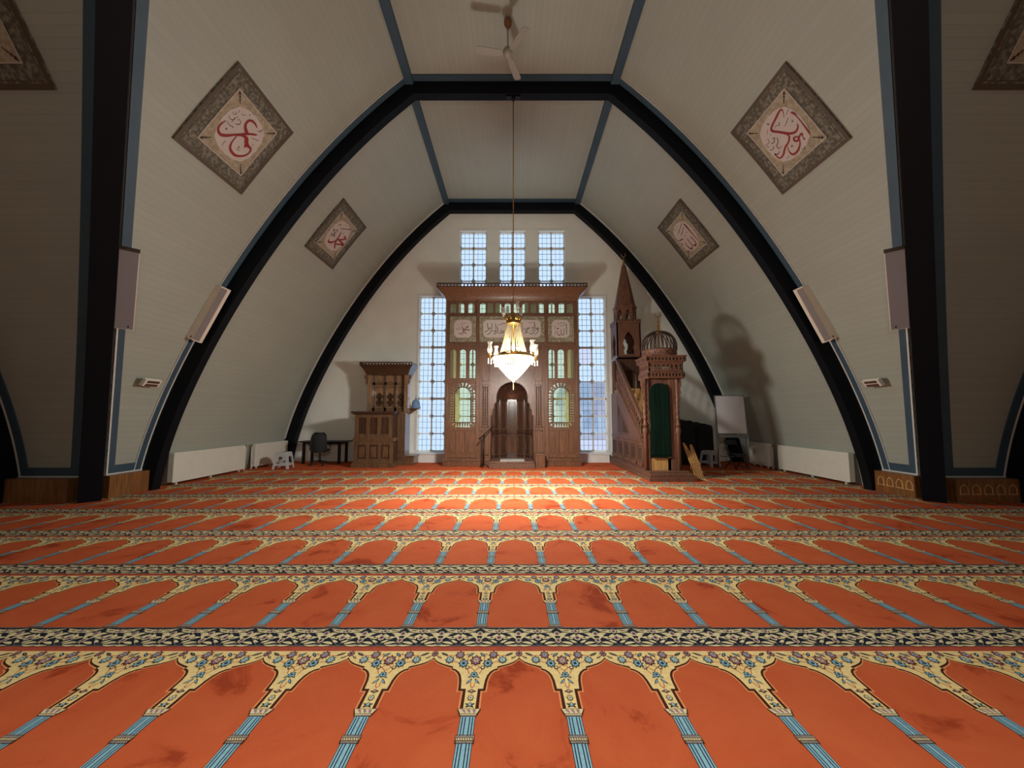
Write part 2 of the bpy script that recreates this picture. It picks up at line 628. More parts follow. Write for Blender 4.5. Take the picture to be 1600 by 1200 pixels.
vault_obj('wall_left', [('L', lambda z: C0 + P(z), lambda z: YW), ('L', lambda z: C0 - P(z), lambda z: YB)], 'curved cream boarded wall on the left of the hall')
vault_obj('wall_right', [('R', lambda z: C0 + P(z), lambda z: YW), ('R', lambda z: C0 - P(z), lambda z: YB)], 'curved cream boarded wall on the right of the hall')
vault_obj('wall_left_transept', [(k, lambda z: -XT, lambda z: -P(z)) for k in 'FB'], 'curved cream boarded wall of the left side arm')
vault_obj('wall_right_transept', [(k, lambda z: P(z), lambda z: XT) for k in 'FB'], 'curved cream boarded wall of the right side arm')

# flat ceiling strips and plain end walls
V, Fc, U = [], [], []
hw = P(ZC)
for (x0, x1, y0, y1, along) in ((-hw, hw, YB, YW, 'y'), (-XT, -hw, C0 - hw, C0 + hw, 'x'), (hw, XT, C0 - hw, C0 + hw, 'x')):
    b = len(V)
    for (x, y) in ((x0, y0), (x1, y0), (x1, y1), (x0, y1)):
        V.append((x, y, ZC)); U.append((x, y) if along == 'y' else (y, x))
    Fc.append((b, b + 3, b + 2, b + 1))
me = bpy.data.meshes.new('ceiling')
me.from_pydata(V, [], Fc)
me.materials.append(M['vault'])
uvl = me.uv_layers.new(name='UVMap')
for l in me.loops: uvl.data[l.index].uv = U[l.vertex_index]
tag(bpy.data.objects.new('ceiling', me), 'flat cream boarded ceiling strip along the top of the vault', 'ceiling', kind='structure')
COL.objects.link(bpy.data.objects['ceiling'])

mb = MB(); mb.box(-8.6, 8.6, YB - 0.3, YB, -0.02, 9.7)
tag(mb.build('wall_back', M['gable']), 'plain cream wall closing the hall behind the viewer', 'wall', kind='structure')
mb = MB(); mb.box(-XT - 0.3, -XT, C0 - 8.6, C0 + 8.6, -0.02, 9.7)
tag(mb.build('wall_left_end', M['gable']), 'plain cream wall at the end of the left side arm', 'wall', kind='structure')
mb = MB(); mb.box(XT, XT + 0.3, C0 - 8.6, C0 + 8.6, -0.02, 9.7)
tag(mb.build('wall_right_end', M['gable']), 'plain cream wall at the end of the right side arm', 'wall', kind='structure')

# gable wall with its five tall windows
WINS = [(-3.31, -2.35, 0.33, 5.84), (-1.88, -0.92, 0.33, 8.26), (-0.47, 0.49, 0.33, 8.26), (0.95, 1.91, 0.33, 8.26), (2.36, 3.33, 0.33, 5.82)]
mb = MB()
slab_xz(mb, rect_loop(-8.3, 8.3, 0.0, 9.7), [rect_loop(*w) for w in WINS], YW, YW + 0.3)
tag(mb.build('wall_front', M['gable']), 'cream plastered gable wall pierced by five leaded windows', 'wall', kind='structure')


def window(i, w, label):
    x0, x1, z0, z1 = w
    root = thing('window_%d' % i, label, 'window', ((x0 + x1) / 2, YW + 0.16, z0), 'tall leaded windows of the gable wall', 'structure')
    fr = MB()
    fw = 0.035
    y0, y1 = YW + 0.10, YW + 0.18
    fr.box(x0, x0 + fw, y0, y1, z0, z1); fr.box(x1 - fw, x1, y0, y1, z0, z1)
    fr.box(x0, x1, y0, y1, z0, z0 + fw); fr.box(x0, x1, y0, y1, z1 - fw, z1)
    xm = (x0 + x1) / 2
    fr.box(xm - 0.022, xm + 0.022, y0, y1, z0, z1)
    nr = round((z1 - z0) / 0.61)
    ph = (z1 - z0) / nr
    for k in range(1, nr):
        t = 0.036 if k % 3 == nr % 3 else 0.016
        zz = z1 - k * ph
        fr.box(x0, x1, y0, y1, zz - t, zz + t)
    # rounded corners that the putty gives each pane
    for k in range(nr):
        for (a, b) in ((x0 + fw, xm - 0.02), (xm + 0.02, x1 - fw)):
            for (cx, sx) in ((a, 1), (b, -1)):
                for (cz, sz) in ((z1 - k * ph - 0.02, -1), (z1 - (k + 1) * ph + 0.02, 1)):
                    fr.prism([(cx, y0 + 0.02, cz), (cx + sx * 0.06, y0 + 0.02, cz), (cx, y0 + 0.02, cz + sz * 0.06)], (0, 0.03, 0))
    fr.build('frame', M['win_frame'], root)
    ld = MB()
    for k in range(nr):
        za, zb = z1 - (k + 1) * ph, z1 - k * ph
        for (a, b) in ((x0, xm), (xm, x1)):
            for j in (1, 2):
                xx = a + (b - a) * j / 3
                ld.box(xx - 0.005, xx + 0.005, y0 + 0.03, y0 + 0.045, za, zb)
                zz = za + (zb - za) * j / 3
                ld.box(a, b, y0 + 0.03, y0 + 0.045, zz - 0.005, zz + 0.005)
    ld.build('lead_came', M['lead'], root)
    g = MB()
    rng = random.Random(i)
    for k in range(nr):
        for (a, b) in ((x0, xm), (xm, x1)):
            g.cur = 1 if (i == 5 and rng.random() < 0.35) else 0
            za, zb = z1 - (k + 1) * ph, z1 - k * ph
            g.add([(a, y0 + 0.0375, za), (b, y0 + 0.0375, za), (b, y0 + 0.0375, zb), (a, y0 + 0.0375, zb)], [(0, 1, 2, 3)])
    g.build('pane', [M['glass'], M['glass_pink']], root, recalc=False)
    # plain painted architrave round the opening
    ar = MB()
    c = 0.07
    for (a, b, z_0, z_1) in ((x0 - c, x0, z0, z1 + c), (x1, x1 + c, z0, z1 + c), (x0, x1, z1, z1 + c)):
        ar.box(a, b, YW - 0.025, YW, z_0, z_1)
    ar.build('architrave', M['white'] if i in (1, 5) else M['gable'], root)
    return root


WLAB = ['tall leaded window to the left of the carved wooden screen', 'high leaded window, leftmost of three above the screen',
        'high leaded window, middle one of three above the screen', 'high leaded window, rightmost of three above the screen',
        'tall leaded window between the carved screen and the stair pulpit']
for i, w in enumerate(WINS): window(i + 1, w, WLAB[i])
for n, (x0, x1, lab) in enumerate(((-3.52, -2.16, 'white boxed sill under the tall left window'), (2.18, 3.27, 'white boxed sill under the tall right window'))):
    mb = MB(); mb.box(x0, x1, YW - 0.42, YW, 0.0, 0.27); mb.box(x0 - 0.02, x1 + 0.02, YW - 0.45, YW, 0.27, 0.31)
    tag(mb.build('trim_%d' % (40 + n), M['white'], bevel=0.006), lab, 'window sill', kind='structure')


# ---- ribs
def rib_path(off=0.0):
    L = []
    for z in ZS:
        k = math.sqrt(1 + dP(z) ** 2)
        L.append((P(z) - off / k, z + off * dP(z) / k))
    return L


def clean_inner(off):
    """inner line of a rib: curved side up to the flat top bar"""
    zt = ZC - off
    L = [q for q in rib_path(off) if q[1] < zt - 0.02]
    a, b = L[-2], L[-1]
    t = (zt - b[1]) / (b[1] - a[1])
    L.append((b[0] + (b[0] - a[0]) * t, zt))
    L[0] = (L[0][0], 0.0)
    return L


def arch_rib(name, label, axis, w0, w1, off=0.33):
    out = rib_path(0.0)
    inn = clean_inner(off)
    n = len(inn)
    # resample the outer line to the same count
    oz = [ZC * i / (n - 1) for i in range(n)]
    out = [(P(z) + 0.01, z) for z in oz]
    out[0] = (out[0][0], 0.0)
    ring_o = [(-x, z) for x, z in out] + [(x, z) for x, z in reversed(out)]
    ring_i = [(-x, z) for x, z in inn] + [(x, z) for x, z in reversed(inn)]
    mb = MB()
    loops = []
    for (o, i) in zip(ring_o, ring_i):
        if axis == 'y': loops.append([(o[0], w0, o[1]), (o[0], w1, o[1]), (i[0], w1, i[1]), (i[0], w0, i[1])])
        else: loops.append([(w0, C0 + o[0], o[1]), (w1, C0 + o[0], o[1]), (w1, C0 + i[0], i[1]), (w0, C0 + i[0], i[1])])
    mb.loft(loops, True)
    tag(mb.build(name, M['rib']), label, 'arch rib', kind='structure')


arch_rib('trim_1', 'dark navy arch rib against the gable wall', 'y', 13.2, YW)
arch_rib('trim_2', 'dark navy arch rib that carries the chandelier', 'y', F2, F2 + RT)
arch_rib('trim_3', 'dark navy arch rib opening into the left side arm', 'x', -F4 - RT, -F4)
arch_rib('trim_4', 'dark navy arch rib opening into the right side arm', 'x', F4, F4 + RT)
arch_rib('trim_5', 'dark navy arch rib behind the viewer', 'y', 2 * C0 - F2 - RT, 2 * C0 - F2)


def groin_rib(name, label, sx, sy):
    """diagonal rib where nave and transept vaults meet"""
    mb = MB()
    hwid = 0.15
    sd = Vector((-sx, sy, 0)).normalized()
    loops = []
    for z in [ZC * i / 40 for i in range(41)]:
        p = Vector((sx * P(z), C0 + sy * P(z), z))
        d = Vector((sx * dP(z), sy * dP(z), 1)).normalized()
        nrm = sd.cross(d)
        if nrm.dot(Vector((-sx, -sy, -0.2))) < 0: nrm = -nrm
        a = 0.16 if z > 0.2 else 0.16
        loops.append([p - sd * hwid - nrm * 0.12, p + sd * hwid - nrm * 0.12, p + sd * hwid + nrm * 0.33, p - sd * hwid + nrm * 0.33])
    for i in (2, 3): loops[0][i].z = 0.0
    for i in (0, 1): loops[0][i].z = 0.0
    mb.loft(loops, True)
    tag(mb.build(name, M['rib']), label, 'arch rib', kind='structure')


groin_rib('trim_6', 'dark navy diagonal rib at the left corner of the crossing', -1, 1)
groin_rib('trim_7', 'dark navy diagonal rib at the right corner of the crossing', 1, 1)
groin_rib('trim_8', 'dark navy diagonal rib behind the viewer on the left', -1, -1)
groin_rib('trim_9', 'dark navy diagonal rib behind the viewer on the right', 1, -1)


# ---- flat blue boards with a white bead round each panel of the crossing
def strip(mb, kind, ca, cb, zs, off=0.022):
    """a board lying on the vault between two curves t=ca(z), cb(z)"""
    loops = [[vp(kind, z, ca(z), 0.0), vp(kind, z, cb(z), 0.0), vp(kind, z, cb(z), off), vp(kind, z, ca(z), off)] for z in zs]
    mb.loft(loops, True)


ZP = [0.45 + (9.20 - 0.45) * i / 36 for i in range(37)]
tn = 10
for (kind, sx, lab) in (('L', -1, 'left'), ('R', 1, 'right')):
    # nave side bay between the diagonal rib and the chandelier's arch
    mb = MB()
    yg = lambda z: C0 + P(z) + 0.22
    strip(mb, kind, lambda z: F2 - 0.155, lambda z: F2, ZP)
    strip(mb, kind, lambda z: yg(z), lambda z: yg(z) + 0.16, ZP)
    strip(mb, kind, lambda z: yg(z) + 0.03, lambda z: F2 - 0.03, [0.45, 0.50, 0.55, 0.60])
    tag(mb.build('trim_%d' % tn, M['blue']), 'slate blue board framing the narrow %s wall panel before the arch' % lab, 'panel trim', kind='structure')
    mb = MB()
    strip(mb, kind, lambda z: F2 - 0.17, lambda z: F2 - 0.155, ZP, 0.03)
    strip(mb, kind, lambda z: F2 - 0.03, lambda z: F2, ZP[:14], 0.03)
    strip(mb, kind, lambda z: yg(z), lambda z: yg(z) + 0.03, ZP[:14], 0.03)
    strip(mb, kind, lambda z: yg(z), lambda z: F2, [0.42, 0.45], 0.04)
    tag(mb.build('trim_%d' % (tn + 1), M['bead']), 'thin white bead round the narrow %s wall panel' % lab, 'panel trim', kind='structure')
    # transept bay
    xg = lambda z: sx * (P(z) + 0.22)
    mb = MB()
    strip(mb, 'F', lambda z: sx * (F4 - 0.17), lambda z: sx * (F4 - 0.03), ZP)
    strip(mb, 'F', lambda z: xg(z), lambda z: xg(z) + sx * 0.17, ZP)
    strip(mb, 'F', lambda z: xg(z) + sx * 0.03, lambda z: sx * (F4 - 0.03), [0.45, 0.50, 0.55, 0.60])
    tag(mb.build('trim_%d' % (tn + 2), M['blue']), 'slate blue board framing the %s side arm panel next to the diagonal rib' % lab, 'panel trim', kind='structure')
    mb = MB()
    strip(mb, 'F', lambda z: sx * (F4 - 0.03), lambda z: sx * F4, ZP, 0.03)
    strip(mb, 'F', xg, lambda z: sx * F4, [0.42, 0.45], 0.04)
    tag(mb.build('trim_%d' % (tn + 3), M['bead']), 'thin white bead round the %s side arm panel' % lab, 'panel trim', kind='structure')
    # next bay of the side arm, past its arch
    mb = MB()
    strip(mb, 'F', lambda z: sx * (F4 + RT + 0.03), lambda z: sx * (F4 + RT + 0.17), ZP)
    strip(mb, 'F', lambda z: sx * (F4 + RT + 0.03), lambda z: sx * 13.9, [0.45, 0.5, 0.55, 0.60])
    tag(mb.build('trim_%d' % (tn + 4), M['blue']), 'slate blue board framing the far %s side arm panel' % lab, 'panel trim', kind='structure')
    # white bead along the gable rib
    mb = MB()
    strip(mb, kind, lambda z: 13.16, lambda z: 13.2, [0.8 + (ZC - 0.85) * i / 36 for i in range(37)], 0.03)
    tag(mb.build('trim_%d' % (tn + 5), M['bead']), 'thin white bead along the %s half of the gable rib' % lab, 'panel trim', kind='structure')
    # purlin at the foot of the flat ceiling
    mb = MB()
    mb.obox((sx * (hw - 0.02), (YW + C0 + hw) / 2, ZC - 0.05), (0.09, 0, 0), (0, (YW - C0 - hw) / 2, 0), (0, 0, 0.06))
    tag(mb.build('trim_%d' % (tn + 6), M['blue']), 'slate blue purlin along the %s edge of the flat ceiling' % lab, 'purlin', kind='structure')
    # wooden kick boards between the rib feet
    bb = MB()
    bb.box(min(sx * 7.62, sx * 7.9), max(sx * 7.62, sx * 7.9), C0 + 7.95, F2, 0.0, 0.42)
    x0, x1 = sorted((sx * 8.0, sx * F4))
    bb.box(x0, x1, C0 + 7.6, C0 + 7.9, 0.0, 0.42)
    x0, x1 = sorted((sx * (F4 + RT), sx * 13.9))
    bb.box(x0, x1, C0 + 7.6, C0 + 7.9, 0.0, 0.42)
    bo = bb.build('baseboard_' + lab, M['wood_orange'])
    tag(bo, 'orange brown wooden kick board between the rib feet on the %s' % lab, 'baseboard', kind='structure')
    if sx > 0:                            # pale inlaid pointed arches along the right one
        il = MB()

        def motif(cx, w, h, zb, tr):
            o = [(-w, 0), (-w, h * .55), (-w * .6, h * .85), (0, h), (w * .6, h * .85), (w, h * .55), (w, 0)]
            for a, b in zip(o[:-1], o[1:]):
                d = Vector((b[0] - a[0], b[1] - a[1])); l = d.length; nx, nz = -d.y / l * .010, d.x / l * .010
                il.add([tr(cx + a[0] - nx, zb + a[1] - nz), tr(cx + b[0] - nx, zb + b[1] - nz), tr(cx + b[0] + nx, zb + b[1] + nz), tr(cx + a[0] + nx, zb + a[1] + nz)], [(0, 1, 2, 3)])
            il.add([tr(cx - w - .02, zb), tr(cx + w + .02, zb), tr(cx + w + .02, zb - .02), tr(cx - w - .02, zb - .02)], [(0, 1, 2, 3)])
        for k in range(4): motif(7.50 + k * 0.19, 0.06, 0.16, 0.16, lambda u, z: (7.617, u, z))
        for k in range(5): motif(8.14 + k * 0.22, 0.07, 0.16, 0.16, lambda u, z: (u, C0 + 7.597, z))
        io = il.build('inlay', M['wood_light'], bo, recalc=False)
    tn += 7

mb = MB()
mb.box(-hw + .07, hw - .07, F2 - 0.16, F2, ZC - 0.03, ZC)
tag(mb.build('trim_30', M['blue']), 'slate blue board across the ceiling beside the chandelier arch', 'panel trim', kind='structure')
mb = MB()
mb.box(-hw + .07, hw - .07, 13.02, 13.2, ZC - 0.03, ZC)
tag(mb.build('trim_31', M['blue']), 'slate blue board across the ceiling at the gable rib', 'panel trim', kind='structure')


# ---------------------------------------------------------------- the carpet: woven rows of prayer niches
def carpet():
    PW, PR = 0.548, 1.2046
    X0, Y0 = -0.228, 2.678                # a column's centre line; cream edge of the nearest full row
    mats = ['c_red', 'c_strip', 'c_cream', 'c_brown', 'c_peach', 'c_navy', 'c_blue', 'c_grey', 'c_mauve', 'c_ivory', 'c_rust']
    mi = {k: i for i, k in enumerate(mats)}
    T = []                                # (layer, material, polygon of (u, t))

    def poly(layer, m, pts): T.append((layer, mi[m], pts))

    def sym(layer, m, pts):
        poly(layer, m, pts)
        poly(layer, m, [(-u, t) for u, t in reversed(pts)])

    def rect(layer, m, u0, u1, t0, t1): poly(layer, m, [(u0, t0), (u1, t0), (u1, t1), (u0, t1)])

    half = [(.274, .066), (.262, .086), (.24, .108), (.212, .126), (.176, .142), (.137, .156), (.137, .174), (.115, .184), (.094, .206), (.079, .236), (.069, .28), (.063, .352), (.034, .352), (.032, .500)]
    off1 = [(0, .014), (-.002, .012), (0, .012), (0, .012), (0, .012), (.004, .014), (.006, .012), (.004, .012), (.008, .012), (.012, .008), (.014, .006), (.014, .016), (.016, .016), (.018, 0)]
    half1 = [(min(.274, a + c), b + d) for (a, b), (c, d) in zip(half, off1)]
    off2 = [(0, .012), (0, .010), (0, .009), (0, .009), (0, .009), (.005, .010), (.008, .006), (.005, .008), (.006, .007), (.007, .004), (.007, .003), (.008, .010), (.010, .008), (.009, 0)]
    half2 = [(min(.274, a + c), b + d) for (a, b), (c, d) in zip(half1, off2)]
    for lay, m, h in ((1, 'c_peach', half2), (2, 'c_brown', half1), (3, 'c_cream', half)):
        L = [(.274, 0)] + h
        poly(lay, m, L + [(-u, t) for u, t in reversed(L)])

    def star(layer, m, u, t, r, n=8, k=.6, st=1.5):
        L = []
        for i in range(2 * n):
            q = r if i % 2 == 0 else r * k
            L.append((u + q * math.cos(PI * i / n), t + st * q * math.sin(PI * i / n)))
        poly(layer, m, L)

    def flower(u, t, r, m, c='c_ivory', e='c_brown', st=1.3):
        for s in ((-1, 1) if abs(u) > 1e-6 and abs(u) < .27 else (1,)):
            r_ = r * 1.2
            star(5, e, s * u, t, r_ * 1.2, 8, .7, st)
            star(6, m, s * u, t, r_ * .92, 8, .62, st)
            star(7, c, s * u, t, r_ * .45, 6, .6, st)
            star(8, e, s * u, t, r_ * .2, 6, .6, st)

    def leaf(u0, t0, u1, t1, w, m, lay=5, bend=0.0, both=True):
        L, R = [], []
        for i in range(7):
            k = i / 6
            x = u0 + (u1 - u0) * k; y = t0 + (t1 - t0) * k
            dx, dy = u1 - u0, t1 - t0
            l = math.hypot(dx, dy)
            b = bend * math.sin(PI * k)
            x += -dy / l * b; y += dx / l * b
            q = w * math.sin(PI * min(1, .08 + k * .9)) / 2
            L.append((x - dy / l * q, y + dx / l * q)); R.append((x + dy / l * q, y - dx / l * q))
        (sym if both else poly)(lay, m, L + R[::-1])

    def stem(pts, w=.005, m='c_rust', lay=4):
        for (a, b) in zip(pts[:-1], pts[1:]):
            dx, dy = b[0] - a[0], b[1] - a[1]; l = math.hypot(dx, dy); nx, ny = -dy / l * w / 2, dx / l * w / 2
            sym(lay, m, [(a[0] + nx, a[1] + ny), (b[0] + nx, b[1] + ny), (b[0] - nx, b[1] - ny), (a[0] - nx, a[1] - ny)])

    flower(0, .098, .030, 'c_mauve')
    flower(.076, .128, .024, 'c_blue', 'c_navy', 'c_navy')
    flower(.168, .092, .022, 'c_blue', 'c_ivory', 'c_navy')
    flower(.108, .042, .024, 'c_mauve', 'c_blue')
    flower(.274, .030, .018, 'c_mauve', 'c_brown')
    leaf(.022, .022, .058, .062, .022, 'c_navy', 5); leaf(.026, .028, .052, .056, .007, 'c_blue', 6)
    leaf(.186, .050, .236, .018, .020, 'c_navy', 5); leaf(.195, .044, .225, .024, .006, 'c_grey', 6)
    leaf(.224, .078, .254, .052, .016, 'c_brown', 5); leaf(.230, .072, .248, .058, .006, 'c_ivory', 6)
    leaf(.07, .082, .10, .078, .012, 'c_brown', 5, .006)
    leaf(.054, .028, .070, .044, .010, 'c_rust', 5)
    stem([(.05, .062), (.054, .125), (.095, .12), (.14, .108), (.16, .1)])
    stem([(.13, .05), (.19, .048)]); stem([(0, .128), (.028, .165), (0, .198)]); stem([(.028, .165), (.06, .152)])
    star(5, 'c_brown', .047, .168, .017, 6, .7, 1.2); star(5, 'c_brown', -.047, .168, .017, 6, .7, 1.2)
    star(6, 'c_ivory', .047, .168, .010, 6, .7, 1.2); star(6, 'c_ivory', -.047, .168, .010, 6, .7, 1.2)
    stem([(.047, .18), (.03, .225)])
    flower(0, .232, .017, 'c_blue', 'c_navy', 'c_navy')
    leaf(.006, .236, .034, .262, .016, 'c_navy', 5); leaf(.010, .240, .030, .258, .008, 'c_blue', 6)
    leaf(.010, .268, .040, .312, .016, 'c_navy', 5, .004); leaf(.014, .276, .034, .306, .008, 'c_blue', 6, .004)
    stem([(.012, .30), (.010, .33), (0, .345)])
    flower(0, .372, .010, 'c_mauve', 'c_ivory'); leaf(.006, .374, .026, .372, .010, 'c_brown', 5)
    flower(0, .424, .014, 'c_ivory', 'c_blue'); leaf(.012, .412, .012, .442, .014, 'c_brown', 5, .008)
    flower(0, .474, .010, 'c_blue', 'c_ivory', 'c_navy'); leaf(.006, .476, .026, .466, .010, 'c_navy', 5); leaf(.006, .480, .022, .494, .010, 'c_navy', 5)
    # capital, shaft, collar, foot
    poly(3, 'c_brown', [(-.062, .500), (.062, .500), (.062, .508), (.045, .552), (-.045, .552), (-.062, .508)])
    poly(4, 'c_ivory', [(-.058, .504), (.058, .504), (.044, .536), (-.044, .536)])
    for k in (-1, 0, 1):
        poly(5, 'c_mauve', [(k * .030 - .012, .508), (k * .030 + .006, .508), (k * .024 + .010, .532), (k * .024 + .002, .532)])
    rect(4, 'c_ivory', -.042, .042, .540, .548)
    rect(3, 'c_navy', -.039, .039, .552, .905)
    rect(4, 'c_blue', -.036, .036, .556, .876)
    for k in (-2, -1, 0, 1, 2):
        if k: rect(5, 'c_navy', k * .0145 - .0026 - (.003 if k > 0 else -.003), k * .0145 + .0026 - (.003 if k > 0 else -.003), .560, .870)
    rect(6, 'c_brown', -.047, .047, .672, .722)
    rect(7, 'c_grey', -.045, .045, .676, .690); rect(7, 'c_ivory', -.042, .042, .692, .704); rect(7, 'c_grey', -.040, .040, .708, .720)
    for k in range(-3, 4): poly(8, 'c_brown', [(k * .012 - .003, .692), (k * .012 + .001, .692), (k * .012 + .005, .704), (k * .012 + .001, .704)])
    poly(4, 'c_brown', [(-.037, .872), (.037, .872), (.056, .912), (-.056, .912)])
    poly(5, 'c_grey', [(-.035, .876), (.035, .876), (.052, .909), (-.052, .909)])
    # dark border with its ivory scrolls
    rect(3, 'c_grey', -.274, .274, .916, .924)
    rect(3, 'c_navy', -.274, .274, .922, 1.150)
    rect(4, 'c_grey', -.274, .274, 1.144, 1.150)
    rect(1, 'c_strip', -.274, .274, 1.150, PR)
    B = .926

    def bl(u0, t0, u1, t1, w, bend=0.0, m='c_ivory', lay=5):
        for s in (1, -1):
            for c in (-.137, .137):
                L, R = [], []
                dx, dy = u1 - u0, t1 - t0
                l = math.hypot(dx, dy)
                for i in range(7):
                    k = i / 6
                    b = bend * math.sin(PI * k)
                    x = u0 + dx * k - dy / l * b; y = t0 + dy * k + dx / l * b
                    q = w * math.sin(PI * min(1, .1 + k * .88)) / 2
                    L.append((c + s * (x - dy / l * q), B + y + dx / l * q)); R.append((c + s * (x + dy / l * q), B + y - dx / l * q))
                pl = L + R[::-1]
                poly(lay, m, pl if s > 0 else pl[::-1])

    def dia(u, t, r, st=1.4):
        for c in (-.137, .137):
            for s in ((1, -1) if 0 < abs(u) < .13 else (1,)):
                x = c + s * u
                for lay, m, q in ((6, 'c_ivory', r), (7, 'c_mauve', r * .74), (8, 'c_navy', r * .3)):
                    poly(lay, m, [(x + q * math.cos(PI * i / 4), B + t + st * q * (1.0 if i % 2 == 0 else .95) * math.sin(PI * i / 4)) for i in range(8)])
    # the pattern repeats twice in a niche's width; -.137 and .137 are its centres
    bl(.012, .034, .128, .012, .024, .010)
    bl(.020, .062, .108, .040, .026, -.004)
    bl(.010, .084, .062, .128, .030, .008)
    bl(.125, .106, .060, .070, .030, .010)
    bl(.030, .140, .100, .120, .026, -.006)
    bl(.040, .200, .118, .180, .026, -.006)
    bl(.012, .182, .052, .150, .022, .006)
    bl(.137, .215, .050, .212, .018, -.006)
    bl(.080, .092, .122, .150, .020, -.008)
    # thin vine crossing
    for (a, b) in (((0, .004), (.137, .145)), ((0, .215), (.137, .060)), ((0, .05), (.05, .004)), ((.137, .19), (.1, .218))):
        bl(a[0], a[1], b[0], b[1], .007, .004, 'c_grey', 4)
    dia(0, .048, .019); dia(0, .128, .024); dia(.1369, .078, .022); dia(.1369, .160, .021)

    V, Fc, MI = [], [], []
    nv = 0
    tv, tf, tm = [], [], []
    for lay, m, pts in T:
        b = len(tv)
        tv += [(u, -t, 0.0004 + lay * 0.0007) for u, t in pts]
        tris = tessellate_polygon([[Vector((u, -t, 0)) for u, t in pts]])
        for q in tris:
            a, c, d = (tv[b + i] for i in q)
            cr = (c[0] - a[0]) * (d[1] - a[1]) - (c[1] - a[1]) * (d[0] - a[0])
            if abs(cr) < 1e-10: continue
            tf.append(tuple(b + i for i in (q if cr > 0 else q[::-1])))
            tm.append(m)
    tv = np.array(tv); tf = np.array(tf); tm = np.array(tm)
    AV, AF, AM = [], [], []
    base = np.array([[-15, YB, 0], [15, YB, 0], [15, YW, 0], [-15, YW, 0]], float)
    AV.append(base); AF.append(np.array([[0, 1, 2], [0, 2, 3]])); AM.append(np.array([0, 0])); nv = 4
    for r in range(-4, 8):
        yy = Y0 + r * PR
        for c in range(-18, 19):
            xx = X0 + c * PW
            lim = 7.5 if yy - .6 > 7.2 else 9.9
            if abs(xx) > lim: continue
            AV.append(tv + np.array([xx, yy, 0])); AF.append(tf + nv); AM.append(tm); nv += len(tv)
    AV = np.concatenate(AV); AF = np.concatenate(AF); AM = np.concatenate(AM)
    me = bpy.data.meshes.new('floor')
    me.vertices.add(len(AV)); me.vertices.foreach_set('co', AV.ravel())
    me.loops.add(len(AF) * 3); me.loops.foreach_set('vertex_index', AF.ravel().astype(np.int32))
    me.polygons.add(len(AF))
    me.polygons.foreach_set('loop_start', (np.arange(len(AF)) * 3).astype(np.int32))
    for k in mats: me.materials.append(M[k])
    me.polygons.foreach_set('material_index', AM.astype(np.int32))
    me.update(calc_edges=True)
    me.validate()
    o = bpy.data.objects.new('floor', me)
    COL.objects.link(o)
    tag(o, 'orange red fitted carpet woven with rows of arched prayer niches', 'floor', kind='structure')
    print('carpet faces', len(AF))


